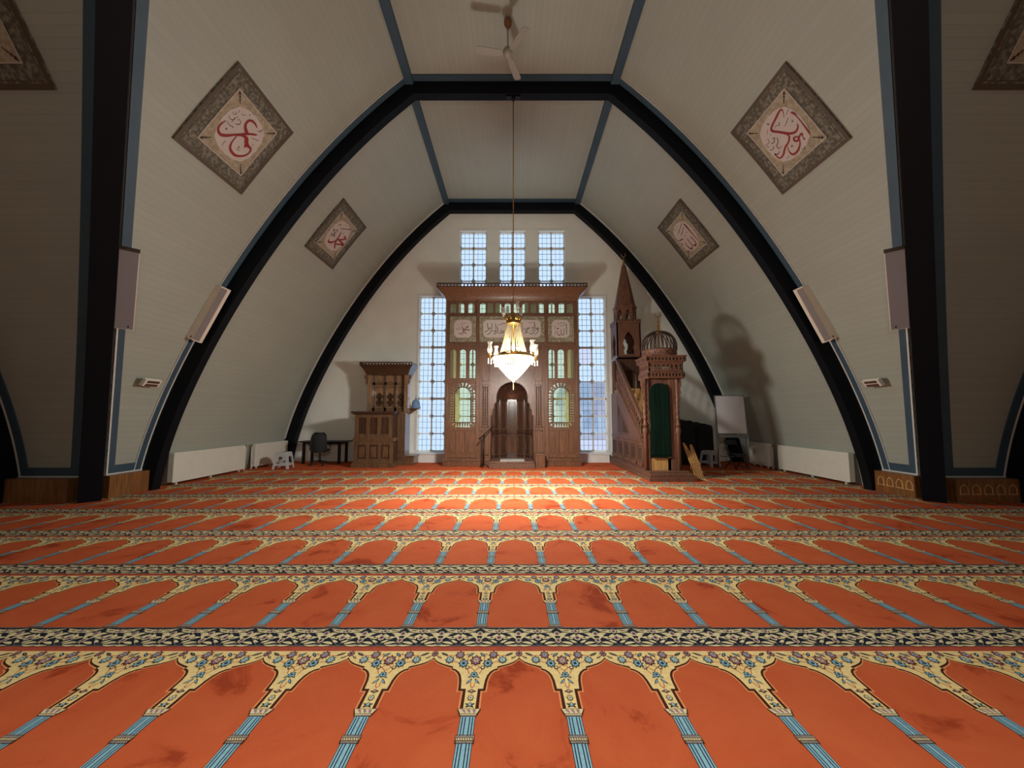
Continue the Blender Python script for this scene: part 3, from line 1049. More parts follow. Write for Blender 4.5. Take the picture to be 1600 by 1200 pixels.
carpet()
WALL_STROKES={'A':{'red':[[(0.899,1.124,0.02),(0.838,1.148,0.033),(0.76,1.143,0.042),(0.71,1.1,0.041),(0.706,1.029,0.041),(0.744,0.969,0.054),(0.806,0.932,0.062),(0.836,0.919,0.055)],[(0.997,1.043,0.01),(0.949,1.005,0.033),(0.884,0.955,0.033),(0.818,0.89,0.042),(0.75,0.811,0.044),(0.678,0.738,0.036),(0.621,0.67,0.043),(0.56,0.609,0.049),(0.495,0.573,0.051),(0.438,0.587,0.046),(0.402,0.629,0.036),(0.393,0.704,0.027),(0.419,0.801,0.011)],[(0.724,0.753,0.017),(0.724,0.657,0.022),(0.738,0.573,0.032),(0.775,0.511,0.044),(0.851,0.482,0.05),(0.932,0.488,0.043),(1.02,0.55,0.034),(1.085,0.641,0.026),(1.093,0.733,0.032),(1.064,0.774,0.042),(0.99,0.773,0.064),(0.937,0.791,0.077),(0.888,0.844,0.076),(0.839,0.848,0.05),(0.776,0.82,0.037),(0.711,0.757,0.024)],[(0.966,0.71,0.031),(0.955,0.741,0.046),(0.952,0.805,0.051)]],'dark':[[(0.504,0.73,0.009),(0.514,0.7,0.012),(0.53,0.728,0.007)],[(0.635,0.454,0.006),(0.624,0.515,0.007),(0.635,0.549,0.017)],[(0.858,0.602,0.01),(0.9,0.584,0.01),(0.937,0.612,0.008)],[(0.867,0.66,0.01),(0.882,0.624,0.01),(0.902,0.651,0.008)],[(0.943,0.923,0.009),(1.086,0.983,0.011)],[(0.95,1.091,0.008),(0.994,1.126,0.012),(1.001,1.167,0.023)],[(0.649,1.192,0.014),(0.669,1.172,0.017)],[(1.039,0.861,0.01),(1.063,0.842,0.008)],[(0.4,0.905,0.008),(0.452,0.882,0.01),(0.506,0.913,0.01),(0.493,0.955,0.008)],[(0.413,0.998,0.008),(0.451,0.975,0.008),(0.481,1.023,0.008),(0.446,1.033,0.007)],[(0.432,0.814,0.008),(0.509,0.798,0.01),(0.588,0.821,0.015)],[(0.564,0.885,0.009),(0.619,0.917,0.013),(0.627,0.973,0.011),(0.571,0.988,0.008),(0.56,0.945,0.008)],[(0.506,0.858,0.007),(0.513,0.96,0.007),(0.532,1.012,0.007)],[(0.482,1.103,0.006),(0.491,1.057,0.006)],[(0.54,1.077,0.006),(0.616,1.125,0.006)]]},'B':{'red':[[(0.425,0.997,0.017),(0.397,0.95,0.039),(0.391,0.905,0.026),(0.395,0.865,0.015),(0.393,0.781,0.015),(0.399,0.669,0.022),(0.406,0.572,0.026),(0.422,0.492,0.006)],[(0.564,1.018,0.006),(0.511,1.102,0.011),(0.507,1.15,0.027),(0.572,1.151,0.038),(0.677,1.12,0.039),(0.773,1.092,0.038),(0.85,1.058,0.041),(0.868,1.011,0.041),(0.805,0.93,0.04),(0.735,0.84,0.04),(0.672,0.763,0.039),(0.605,0.713,0.041),(0.542,0.705,0.038),(0.483,0.737,0.026),(0.461,0.79,0.007)],[(0.746,0.828,0.012),(0.704,0.764,0.023),(0.708,0.713,0.03),(0.781,0.658,0.03),(0.864,0.641,0.033),(0.929,0.605,0.034),(0.99,0.565,0.037),(1.064,0.551,0.027),(1.104,0.585,0.02),(1.118,0.688,0.018)],[(0.61,0.634,0.029),(0.666,0.642,0.03),(0.674,0.596,0.034),(0.639,0.564,0.034),(0.597,0.577,0.025),(0.601,0.626,0.025)],[(0.613,0.577,0.032),(0.534,0.607,0.029),(0.51,0.599,0.026),(0.535,0.533,0.013),(0.531,0.492,0.033)],[(0.596,0.56,0.014),(0.648,0.489,0.025),(0.728,0.44,0.037),(0.801,0.429,0.04),(0.853,0.444,0.036),(0.877,0.512,0.019),(0.851,0.598,0.01),(0.821,0.633,0.006)],[(0.778,0.578,0.04),(0.766,0.554,0.04)]],'dark':[[(0.411,1.063,0.008),(0.507,1.028,0.01)],[(0.509,0.968,0.009),(0.574,0.936,0.011),(0.655,0.901,0.007)],[(0.68,1.036,0.012),(0.705,0.991,0.012),(0.761,1.032,0.007),(0.793,1.016,0.006)],[(0.491,0.896,0.009),(0.492,0.859,0.011),(0.516,0.876,0.008)],[(0.845,1.182,0.012),(0.851,1.148,0.017),(0.818,1.146,0.01)],[(0.61,0.415,0.009),(0.637,0.373,0.011),(0.673,0.413,0.008)],[(0.92,0.472,0.008),(1.002,0.464,0.009)],[(0.882,0.865,0.012),(0.916,0.801,0.012),(0.982,0.766,0.015),(0.986,0.705,0.012),(0.919,0.692,0.008)],[(0.963,0.91,0.012),(0.919,0.9,0.012),(0.985,0.85,0.015),(1.039,0.869,0.012)],[(1.025,0.807,0.01),(1.076,0.772,0.013),(1.142,0.799,0.01)],[(1.039,0.983,0.007),(1.039,0.917,0.009),(1.106,0.915,0.009),(1.157,0.93,0.008)],[(1.141,0.898,0.009),(1.11,0.852,0.01)],[(1.003,0.657,0.012),(1.073,0.639,0.015),(1.114,0.692,0.013)],[(0.921,1.096,0.006),(0.982,1.042,0.006)],[(0.918,0.996,0.006),(0.947,0.975,0.006)]]},'C':{'red':[[(0.744,0.963,0.019),(0.797,0.851,0.047),(0.815,0.719,0.047),(0.779,0.626,0.047),(0.663,0.535,0.056),(0.563,0.523,0.046),(0.547,0.595,0.018)],[(0.982,0.503,0.049),(0.898,0.551,0.043),(0.86,0.625,0.048),(0.838,0.732,0.033),(1.05,0.76,0.049),(1.186,0.74,0.065),(1.059,0.692,0.049),(0.896,0.598,0.043)],[(1.031,0.97,0.034),(0.992,0.922,0.034),(1.12,0.924,0.035),(0.998,0.827,0.044),(0.849,0.739,0.033)]],'dark':[[(0.641,1.006,0.016),(1.008,1.209,0.024)],[(0.467,0.628,0.013),(0.565,0.757,0.018),(0.61,0.927,0.018),(0.441,0.82,0.013)],[(0.446,0.731,0.018),(0.66,0.744,0.023),(0.411,0.871,0.016)],[(0.488,1.015,0.018),(0.528,1.1,0.018),(0.569,1.043,0.016)],[(0.704,1.179,0.014),(0.765,1.195,0.014)],[(1.113,1.17,0.02),(1.129,1.13,0.017)],[(0.755,0.494,0.016),(0.791,0.526,0.019)],[(1.13,0.61,0.017),(1.135,0.637,0.017)],[(0.872,0.946,0.024),(0.899,0.987,0.017)]]},'D':{'red':[[(0.492,1.1,0.022),(0.474,1.031,0.056),(0.474,0.839,0.039),(0.458,0.628,0.03),(0.448,0.468,0.017)],[(0.613,0.721,0.031),(0.59,0.64,0.031),(0.584,0.502,0.035),(0.658,0.444,0.049),(0.744,0.493,0.031),(0.775,0.613,0.027),(0.759,0.741,0.032)],[(0.947,0.69,0.032),(0.968,0.586,0.032),(0.912,0.451,0.046),(0.825,0.46,0.036),(0.824,0.504,0.023)],[(1.029,0.481,0.019),(1.082,0.441,0.033),(1.157,0.505,0.014)]],'dark':[[(0.517,1.15,0.015),(0.95,1.02,0.019)],[(0.567,1.034,0.015),(0.885,0.921,0.018)],[(0.942,1.182,0.023),(0.926,1.136,0.028)],[(0.823,1.176,0.016),(0.767,1.187,0.014)],[(0.341,0.8,0.03),(0.328,0.77,0.021)],[(0.63,0.891,0.018),(0.606,0.853,0.018)],[(0.767,0.849,0.027),(0.741,0.81,0.018)],[(1.161,1.006,0.017),(1.141,0.874,0.019),(0.929,0.819,0.037)],[(1.173,0.822,0.017),(1.082,0.709,0.024),(1.173,0.703,0.017)],[(1.141,0.637,0.017),(1.131,0.584,0.017)]]}}
MIHRAB_STROKES={'mhm':[[(-1.608,4.424,0.018),(-1.568,4.339,0.028),(-1.555,4.261,0.023),(-1.599,4.196,0.02),(-1.663,4.177,0.023),(-1.708,4.203,0.013)],[(-1.561,4.222,0.018),(-1.509,4.209,0.023),(-1.458,4.177,0.015)],[(-1.51,4.248,0.018),(-1.542,4.287,0.018),(-1.472,4.307,0.028),(-1.331,4.307,0.02)],[(-1.549,4.307,0.015),(-1.498,4.352,0.02),(-1.434,4.391,0.03),(-1.396,4.417,0.018),(-1.422,4.424,0.018),(-1.447,4.385,0.02)]],'mhm_s':[[(-1.749,4.463,0.015),(-1.733,4.489,0.015)],[(-1.609,4.554,0.008),(-1.615,4.521,0.008)],[(-1.793,4.385,0.008),(-1.741,4.313,0.008),(-1.678,4.391,0.008),(-1.638,4.3,0.008)],[(-1.525,4.443,0.008),(-1.512,4.456,0.008)],[(-1.64,4.469,0.006),(-1.474,4.534,0.006)],[(-1.384,4.521,0.009),(-1.372,4.508,0.009)],[(-1.58,4.183,0.006),(-1.572,4.125,0.006)]],'verse':[[(-0.788,4.521,0.018),(-0.782,4.443,0.018),(-0.768,4.352,0.018),(-0.717,4.372,0.023),(-0.691,4.352,0.018),(-0.768,4.3,0.015),(-0.832,4.248,0.02),(-0.896,4.248,0.01)],[(-0.647,4.521,0.018),(-0.64,4.417,0.018),(-0.653,4.313,0.015),(-0.691,4.235,0.018),(-0.742,4.17,0.02),(-0.812,4.151,0.013)],[(-0.526,4.515,0.018),(-0.519,4.404,0.018),(-0.518,4.287,0.018),(-0.537,4.183,0.02),(-0.601,4.183,0.015)],[(-0.653,4.281,0.013),(-0.576,4.261,0.02),(-0.518,4.274,0.015)],[(-0.48,4.417,0.018),(-0.454,4.313,0.023),(-0.461,4.248,0.02),(-0.512,4.196,0.015)],[(-0.474,4.443,0.01),(-0.384,4.482,0.015),(-0.269,4.521,0.018),(-0.205,4.508,0.01)],[(-0.448,4.209,0.015),(-0.384,4.196,0.02),(-0.32,4.222,0.02),(-0.269,4.248,0.02),(-0.346,4.287,0.018),(-0.384,4.248,0.015)],[(-0.32,4.235,0.015),(-0.281,4.196,0.018)],[(-0.256,4.274,0.015),(-0.179,4.281,0.018),(-0.102,4.261,0.018),(-0.038,4.287,0.018)],[(0.314,4.547,0.018),(0.327,4.443,0.018),(0.333,4.313,0.018),(0.307,4.222,0.018),(0.288,4.196,0.01)],[(0.371,4.352,0.013),(0.448,4.326,0.018),(0.512,4.365,0.02),(0.576,4.378,0.013),(0.499,4.313,0.018),(0.435,4.261,0.02),(0.512,4.235,0.015),(0.384,4.19,0.018)],[(0.705,4.554,0.02),(0.73,4.456,0.023),(0.736,4.313,0.02),(0.678,4.209,0.023),(0.588,4.177,0.018),(0.537,4.209,0.013)],[(0.627,4.352,0.018),(0.666,4.391,0.018),(0.692,4.404,0.015),(0.678,4.313,0.018),(0.589,4.261,0.015)],[(0.82,4.378,0.023),(0.781,4.339,0.023),(0.819,4.313,0.023),(0.851,4.352,0.023),(0.82,4.385,0.018)],[(0.845,4.339,0.02),(0.819,4.235,0.02),(0.755,4.17,0.018),(0.703,4.144,0.01)],[(0.538,4.521,0.008),(0.667,4.561,0.008)],[(0.077,4.521,0.018),(0.083,4.313,0.018),(0.026,4.222,0.015)],[(0.179,4.521,0.018),(0.192,4.287,0.018),(0.128,4.209,0.015)]],'allah':[[(1.737,4.508,0.025),(1.748,4.378,0.02),(1.746,4.222,0.02),(1.752,4.138,0.013)],[(1.652,4.352,0.018),(1.67,4.248,0.018),(1.649,4.144,0.02),(1.592,4.157,0.02),(1.568,4.274,0.018),(1.562,4.326,0.013)],[(1.567,4.17,0.015),(1.515,4.125,0.023),(1.458,4.183,0.02),(1.459,4.274,0.013)],[(1.428,4.352,0.018),(1.472,4.339,0.02),(1.498,4.352,0.013),(1.434,4.365,0.01)],[(1.382,4.274,0.01),(1.408,4.261,0.013),(1.362,4.17,0.01),(1.393,4.125,0.01)]],'allah_s':[[(1.448,4.495,0.006),(1.705,4.547,0.008)],[(1.512,4.417,0.006),(1.717,4.469,0.008)],[(1.487,4.541,0.008),(1.494,4.561,0.008)],[(1.564,4.554,0.008),(1.571,4.567,0.008)],[(1.345,4.443,0.008),(1.396,4.404,0.008),(1.357,4.339,0.008)]]}

# ---------------------------------------------------------------- calligraphy panels on the vault
PWD, PHT, PS0 = 1.53, 1.62, 6.48


def wall_panel(kind, t0, name_label, strokes, ink, flip=False):
    """a square board that follows the curve of the vault; u along the boards, v up the slope"""
    tdir = 1
    tm = t0 + PWD / 2
    zc = z_of(PS0 + PHT / 2)
    root = thing('calligraphy_panel', name_label, 'wall panel', vp(kind, zc, tm, 0.0), 'painted calligraphy panels on the vault')

    def S(u, v, off): return vp(kind, z_of(PS0 + v), t0 + u, off)

    def sheet(mb, u0, u1, v0, v1, off, n=8):
        rows = [[S(u0 + (u1 - u0) * j / n, v0 + (v1 - v0) * i / n, off) for j in range(n + 1)] for i in range(n + 1)]
        mb.loft(rows, False, True, False)

    fr = MB()
    n = 10
    a = [[S(PWD * j / n, PHT * i / n, 0.03) for j in range(n + 1)] for i in range(n + 1)]
    fr.loft(a, False, True, False)
    edge = [(j / n, 0) for j in range(n)] + [(1, j / n) for j in range(n)] + [(1 - j / n, 1) for j in range(n)] + [(0, 1 - j / n) for j in range(n)]
    fr.loft([[S(PWD * p, PHT * q, 0.0) for p, q in edge], [S(PWD * p, PHT * q, 0.03) for p, q in edge]], False)
    fr.build('border', M['frame_a'], root)
    ed = MB()
    for (u0, u1, v0, v1) in ((0, PWD, 0, .06), (0, PWD, PHT - .06, PHT), (0, .06, .06, PHT - .06), (PWD - .06, PWD, .06, PHT - .06)):
        sheet(ed, u0, u1, v0, v1, 0.036)
    ed.cur = 1
    for (u0, u1, v0, v1) in ((.085, PWD - .085, .085, .097), (.085, PWD - .085, PHT - .097, PHT - .085), (.085, .097, .097, PHT - .097), (PWD - .097, PWD - .085, .097, PHT - .097)):
        sheet(ed, u0, u1, v0, v1, 0.034)
    ed.build('edging', [M['frame_edge'], M['frame_edge']], root)
    A, Bq = .255, PWD - .255
    C, D = .268, PHT - .268
    fi = MB()
    sheet(fi, A, Bq, C, D, 0.038)
    fi.cur = 1
    for (u0, u1, v0, v1) in ((A, Bq, C, C + .012), (A, Bq, D - .012, D), (A, A + .012, C, D), (Bq - .012, Bq, C, D)):
        sheet(fi, u0, u1, v0, v1, 0.040)
    fi.cur = 2                                     # a small dark sprig in each corner
    for (cu, cv, du, dv) in ((A, C, 1, 1), (Bq, C, -1, 1), (A, D, 1, -1), (Bq, D, -1, -1)):
        for k, (q, w) in enumerate(((.05, .045), (.085, .035), (.115, .025))):
            c = (cu + du * q, cv + dv * q)
            fi.add([S(c[0] + w * x, c[1] + w * y, 0.042) for x, y in ((-.6 * du, -.6 * dv), (.6 * du, -.2 * dv), (.55 * du, .55 * dv), (-.2 * du, .6 * dv))], [(0, 1, 2, 3)])
        fi.add([S(cu + du * .02, cv + dv * .03, .042), S(cu + du * .03, cv + dv * .02, .042), S(cu + du * .17, cv + dv * .16, .042), S(cu + du * .16, cv + dv * .17, .042)], [(0, 1, 2, 3)])
    fi.build('field', [M['field'], M['roundel'], M['ink_dark']], root)
    ro = MB()
    rings = []
    for r in (0.02, .12, .24, .34, .425):
        L = []
        for k in range(40):
            t = 2 * PI * k / 40
            e = 4.0
            cu, su = math.cos(t), math.sin(t)
            q = (abs(cu) ** e + abs(su) ** e) ** (-1 / e) if r > .3 else 1.0
            q = 1 + (q - 1) * .45
            if r == .425: q *= 1 + .02 * math.cos(16 * t)
            L.append(S(PWD / 2 + r * q * cu * .98, PHT / 2 + r * q * su * 1.02, 0.044))
        rings.append(L)
    ro.loft(rings, False, True)
    ro.add([tuple(q) for q in rings[0]], [tuple(range(40))])
    rd = ro.build('roundel', M['roundel'], root)
    lt = MB()
    for ci, col in enumerate(('dark', 'red')):
        lt.cur = ci
        for st in strokes[col]:
            L, R = ribbon(st, 5, 0.008)
            lay = .047 if ci == 0 else .050
            lt.loft([[S(a_[0], a_[1], lay), S(b_[0], b_[1], lay)] for a_, b_ in zip(L, R)], False, False, False)
    lt.build('lettering', [M['ink_dark'], ink], rd, recalc=False)
    return root


wall_panel('L', 5.68, 'calligraphy panel with one big looping red word, left of the chandelier arch', WALL_STROKES['A'], M['ink_red'])
wall_panel('R', 5.68, 'calligraphy panel with a long red angular word, right of the chandelier arch', WALL_STROKES['B'], M['ink_red'])
wall_panel('L', 9.53, 'calligraphy panel with small crossed red letters, on the left beyond the arch', WALL_STROKES['C'], M['ink_red'])
wall_panel('R', 9.55, 'calligraphy panel with thin maroon upright letters, on the right beyond the arch', WALL_STROKES['D'], M['ink_maroon'])
SIDE = dict(red=[[(.55, .62, .02), (.62, .80, .05), (.78, .86, .05), (.92, .78, .05), (.86, .66, .05), (.70, .60, .04), (.95, .56, .05)], [(.60, 1.02, .02), (.75, .98, .05), (.95, 1.02, .03)]], dark=[[(.5, .9, .012), (.52, .98, .014)], [(1.0, .9, .012), (1.02, .98, .014)]])
wall_panel('F', -6.08 - PWD, 'framed calligraphy panel cut off by the top left corner of the view', SIDE, M['ink_red'])
wall_panel('F', 6.15, 'framed calligraphy panel cut off by the top right corner of the view', SIDE, M['ink_red'])

# ---------------------------------------------------------------- the carved prayer-niche screen
YM = 12.15


def mihrab():
    root = thing('mihrab', 'tall carved wooden prayer niche screen with green glass panes before the gable windows', 'prayer niche', (0, YM, 0))
    top = 5.27
    arches = [-1.89, -1.64, -1.32, -.94, -.70, -.44, -.14, .13, .43, .69, .93, 1.28, 1.60, 1.86]
    talls = [(-1.87, .18), (-1.57, .20), (-1.26, .19), (1.26, .19), (1.56, .20), (1.86, .18)]
    lanc = [(-1.56, .48), (1.56, .48)]
    for sx in (-1, 1):
        x0, x1 = sorted((sx * 1.07, sx * 2.10))
        holes = [arch_loop(a, .19, 4.87, 5.21) for a in arches if x0 < a < x1 and x0 < a - .1 and a + .1 < x1]
        holes += [arch_loop(a, w, 2.76, 3.68) for a, w in talls if x0 < a < x1]
        cx, w = [q for q in lanc if x0 < q[0] < x1][0]
        holes.append(arch_loop(cx, w, 1.36, 2.46, 14))
        # keyhole slits radiating from the lancet
        path = []
        r = w / 2
        zs_ = 2.46 - r
        for k in range(10): path.append((cx + r, 1.40 + (zs_ - 1.40) * k / 10, 0.0))
        for k in range(11):
            a = PI * k / 10
            path.append((cx + r * math.cos(a), zs_ + r * math.sin(a), a))
        for k in range(10): path.append((cx - r, zs_ - (zs_ - 1.40) * (k + 1) / 10 + .0, PI))
        for k in range(6): path.append((cx - r + .04 + (w - .08) * k / 5, 1.36, -PI / 2))
        for a in (-PI / 4, -3 * PI / 4): path.append((cx + math.copysign(r - .02, math.cos(a)), 1.37, a))
        for (px, pz, a) in path:
            d = (math.cos(a), math.sin(a)); n = (-d[1], d[0])
            q = lambda s, t: (px + d[0] * s + n[0] * t, pz + d[1] * s + n[1] * t)
            hw_ = .031
            holes.append([q(.035, -hw_), q(.05, -hw_ * .45), q(.105, -hw_ * .55), q(.125, -hw_ * 1.15), q(.150, -hw_ * .9), q(.160, 0), q(.150, hw_ * .9), q(.125, hw_ * 1.15), q(.105, hw_ * .55), q(.05, hw_ * .45), q(.035, hw_)])
        b = MB()
        slab_xz(b, rect_loop(x0, x1, .2, top), holes, YM, YM + .03)
        pn = b.build('side_panel', M['wood'], root)
        # mouldings, corner posts and the three sunk panels below
        m = MB()
        for (a, c, e, g) in ((x0, x1, 3.80, 3.88), (x0, x1, 4.77, 4.83), (x0, x1, 2.60, 2.66), (x0, x1, 1.10, 1.16), (x0, x1, .26, .34)):
            m.box(a, c, YM - .025, YM, e, g)
        for xx in (x0 + .03, x1 - .03): m.box(xx - .03, xx + .03, YM - .03, YM, .2, top)
        for k in range(4):
            xx = x0 + .08 + (x1 - x0 - .16) * k / 3
            m.box(xx - .03, xx + .03, YM - .035, YM, .34, 1.10)
        for k in range(3):
            xa = x0 + .08 + (x1 - x0 - .16) * k / 3 + .07; xb = x0 + .08 + (x1 - x0 - .16) * (k + 1) / 3 - .07
            m.box(xa, xb, YM - .016, YM, .42, 1.02)
        m.build('moulding', M['wood'], root, bevel=.006)
        hoop = MB()
        lp = arch_loop(cx, w + .03, 1.345, 2.475, 16)
        hoop.tube([(x, YM - .004, z) for x, z in lp] + [(lp[0][0], YM - .004, lp[0][1])], .014, 6)
        hoop.build('lancet_bead', M['wood_dark'], root)
    # middle bay above the niche
    b = MB()
    slab_xz(b, rect_loop(-1.07, 1.07, 3.84, top), [arch_loop(a, .19, 4.87, 5.21) for a in arches if abs(a) < 1.0], YM, YM + .03)
    b.build('middle_panel', M['wood'], root)
    m = MB()
    m.box(-1.07, 1.07, YM - .025, YM, 4.77, 4.83); m.box(-1.07, 1.07, YM - .025, YM, 3.82, 3.90)
    for xx in (-1.09, 1.09): m.box(xx - .05, xx + .05, YM - .05, YM, .2, top)
    m.build('moulding', M['wood'], root, bevel=.006)
    # the niche front: round arch above, scalloped steps lower down
    R_ = .49
    prof = []
    for k in range(13):
        a = PI / 2 - (PI / 2) * k / 12
        prof.append((R_ * math.cos(a), 2.14 + R_ * math.sin(a)))
    steps = [(.49, 2.02), (.50, 1.98), (.545, 1.94), (.555, 1.86), (.55, 1.82), (.60, 1.76), (.61, 1.66), (.605, 1.62), (.655, 1.56), (.665, 1.46), (.665, .2)]
    right = prof + steps
    loop = [(-1.04, .2), (-right[-1][0], .2)] + [(-x, z) for x, z in reversed(right[:-1])][0:-1] + right + [(1.04, .2), (1.04, 3.82), (-1.04, 3.82)]
    b = MB()
    slab_xz(b, loop, [], YM - .06, YM)
    b.build('niche_front', M['wood'], root)
    ca = MB()
    for sx in (-1, 1):
        # carved upright strip, its frame and the panels above and below it
        xc = sx * .84
        for (za, zb, hwid) in ((1.22, 2.52, .115), (.36, 1.10, .115), (2.66, 3.70, .115)):
            for (a, c) in ((xc - hwid, xc - hwid + .025), (xc + hwid - .025, xc + hwid)): ca.box(a, c, YM - .085, YM - .06, za, zb)
            for (a, c) in ((za, za + .025), (zb - .025, zb)): ca.box(xc - hwid, xc + hwid, YM - .085, YM - .06, a, c)
        nk = 13
        for k in range(nk):
            zc = 1.29 + 1.16 * k / (nk - 1)
            ca.obox((xc, YM - .066, zc), (.046, 0, .046), (0, .014, 0), (-.014, 0, .014))
            ca.obox((xc, YM - .066, zc), (.046, 0, -.046), (0, .014, 0), (.014, 0, .014))
        for xx in (sx * .985, sx * .695): ca.box(xx - .022, xx + .022, YM - .095, YM - .06, .2, 3.82)
        ca.box(min(sx * .3, sx * .66), max(sx * .3, sx * .66), YM - .075, YM - .06, 2.83, 2.86)
    ca.box(-.66, .66, YM - .09, YM - .06, 3.0, 3.05); ca.box(-.66, .66, YM - .09, YM - .06, 3.6, 3.64)
    for k in range(19):                   # rays round the arch
        a = PI * k / 18
        c0, s0 = math.cos(a), math.sin(a)
        r1 = .56
        r2 = min(.66 / max(abs(c0), 1e-3), .82 / max(s0, 1e-3), .86)
        if r2 - r1 > .03:
            rm = (r1 + r2) / 2
            ca.obox((rm * c0, YM - .064, 2.14 + rm * s0), ((r2 - r1) / 2 * c0, 0, (r2 - r1) / 2 * s0), (0, .016, 0), (-s0 * .016, 0, c0 * .016))
    ca.build('carving', M['wood'], root)
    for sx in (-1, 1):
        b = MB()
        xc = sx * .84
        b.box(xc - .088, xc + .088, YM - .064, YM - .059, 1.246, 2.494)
        b.build('carved_strip_ground', M['wood_recess_shade'], root)  # recess shade behind the knots, put into the ground's darker colour
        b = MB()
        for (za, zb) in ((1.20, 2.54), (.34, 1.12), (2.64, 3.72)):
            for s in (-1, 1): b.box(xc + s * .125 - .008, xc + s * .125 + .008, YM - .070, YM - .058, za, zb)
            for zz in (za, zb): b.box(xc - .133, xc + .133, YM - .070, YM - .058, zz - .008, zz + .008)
        b.build('shade_outline', M['wood_dark'], root)  # outlines in darker wood, painting the frames' profile shading
    ri = MB()
    ri.tube([(x, YM - .062, z) for x, z in ([(-a, c) for a, c in reversed(right)] + right)], .016, 6)
    ri.build('niche_bead', M['wood_dark'], root)
    # hollow of the niche: seven flat facets, ribs between them, a ribbed half dome
    ni = MB()
    NF = 7
    rx, ry = .68, .86
    def ang(k): return PI - PI * k / NF
    pts = [(rx * math.cos(ang(k)), YM + ry * math.sin(ang(k))) for k in range(NF + 1)]
    ni.loft([[(x, y, .2) for x, y in pts], [(x, y, 2.10) for x, y in pts]], False, False, False)
    nd = 28
    loops = []
    for i in range(9):
        e = (PI / 2) * i / 8
        loops.append([(rx * math.cos(PI - PI * k / nd) * max(math.cos(e), .004), YM + ry * math.sin(PI * k / nd) * max(math.cos(e), .004), 2.10 + .66 * math.sin(e)) for k in range(nd + 1)])
    ni.loft(loops, False, True, False)
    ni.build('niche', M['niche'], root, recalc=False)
    nr_ = MB()
    for k in range(NF + 1):
        x, y = pts[k]
        nr_.box(x * .97 - .02, x * .97 + .02, y - .04, y, .2, 2.10)
    for zz in (.98, 2.05):
        nr_.loft([[(x * .985, y - .012, zz), (x * .955, y - .035, zz), (x * .955, y - .035, zz + .06), (x * .985, y - .012, zz + .06)] for x, y in pts], True)
    nr_.build('niche_rib', M['niche'], root)
    fc = MB()
    for k in range(NF):
        (xa, ya), (xb, yb) = pts[k], pts[k + 1]
        d = Vector((xb - xa, yb - ya, 0)); l = d.length; d /= l
        nrm = Vector((d.y, -d.x, 0))
        c = Vector(((xa + xb) / 2, (ya + yb) / 2, 0)) + nrm * .012
        for (za, zb) in ((1.12, 2.00), (.30, .92)):
            for s in (-1, 1): fc.obox(c + d * s * (l / 2 - .055) + Vector((0, 0, (za + zb) / 2)), d * .018, nrm * .012, (0, 0, (zb - za) / 2))
            for zz in (za, zb): fc.obox(c + Vector((0, 0, zz)), d * (l / 2 - .037), nrm * .012, (0, 0, .018))
    fc.build('niche_facet_frame', M['niche_gloss'], root)
    # base, step and cornice
    for s in (-1, 1):
        b = MB()
        b.box(min(s * 2.16, s * .68), max(s * 2.16, s * .68), YM - .08, YM + 1.1, 0, .2)
        b.box(min(s * 2.19, s * .68), max(s * 2.19, s * .68), YM - .10, YM - .06, .16, .21)
        b.build('plinth', M['wood'], root, bevel=.01)
    b = MB()
    b.box(-.68, .68, YM - .66, YM + .9, 0, .10); b.box(-.68, .68, YM - .62, YM + .9, .10, .14); b.box(-.66, .66, YM - .55, YM + .88, .14, .20)
    b.build('step', M['wood_red'], root, bevel=.008)
    b = MB()
    for s in (-1, 1):
        b = MB(); b.box(min(s * 2.10, s * 2.04), max(s * 2.10, s * 2.04), YM, YM + 1.1, .2, top); b.build('side_cheek', M['wood'], root)
    b = MB()
    loops = []
    for i in range(7):
        e = i / 6
        o = .27 * (1 - math.cos(e * PI / 2)) + (.03 if i else 0)
        loops.append([(-2.10 - o, YM - o, top + .36 * e), (2.10 + o, YM - o, top + .36 * e), (2.10 + o, YM + .40, top + .36 * e), (-2.10 - o, YM + .40, top + .36 * e)])
    b.loft(loops, True)
    b.build('cornice', M['wood'], root)
    b = MB()
    z0, z1 = top + .36, top + .50
    nh = 44
    xa, xb = -2.38, 2.38
    hl = [circ_loop(xa + (xb - xa) * (k + .5) / nh, (z0 + z1) / 2 - .006, .043, 8) for k in range(nh)]
    topo = [(xa, z0), (xb, z0)]
    for k in range(nh):
        x = xb - (xb - xa) * (k + .5) / nh
        topo += [(x + .045, z1 - .012), (x + .02, z1), (x - .02, z1), (x - .045, z1 - .012)]
    slab_xz(b, topo, hl, YM - .30, YM - .27)
    for s in (-1, 1):
        for k in range(5):
            y = YM - .27 + .14 * k
            b.box(s * 2.38 - .015, s * 2.38 + .015, y, y + .035, z0, z1)
        b.box(s * 2.38 - .015, s * 2.38 + .015, YM - .27, YM + .40, z0, z0 + .03); b.box(s * 2.38 - .015, s * 2.38 + .015, YM - .27, YM + .40, z1 - .03, z1)
    b.build('cresting', M['wood_dark'], root)
    # glass in every opening
    def pane(loop):
        g = MB()
        g.prism_xz(loop, YM + .032, YM + .040)
        g.build('glass_pane', M['glass_screen'], root)
    for a in arches: pane(arch_loop(a, .21, 4.86, 5.22))
    for a, w in talls: pane(arch_loop(a, w + .02, 2.75, 3.69))
    for a, w in lanc: pane(rect_loop(a - w / 2 - .20, a + w / 2 + .20, 1.17, 2.66))
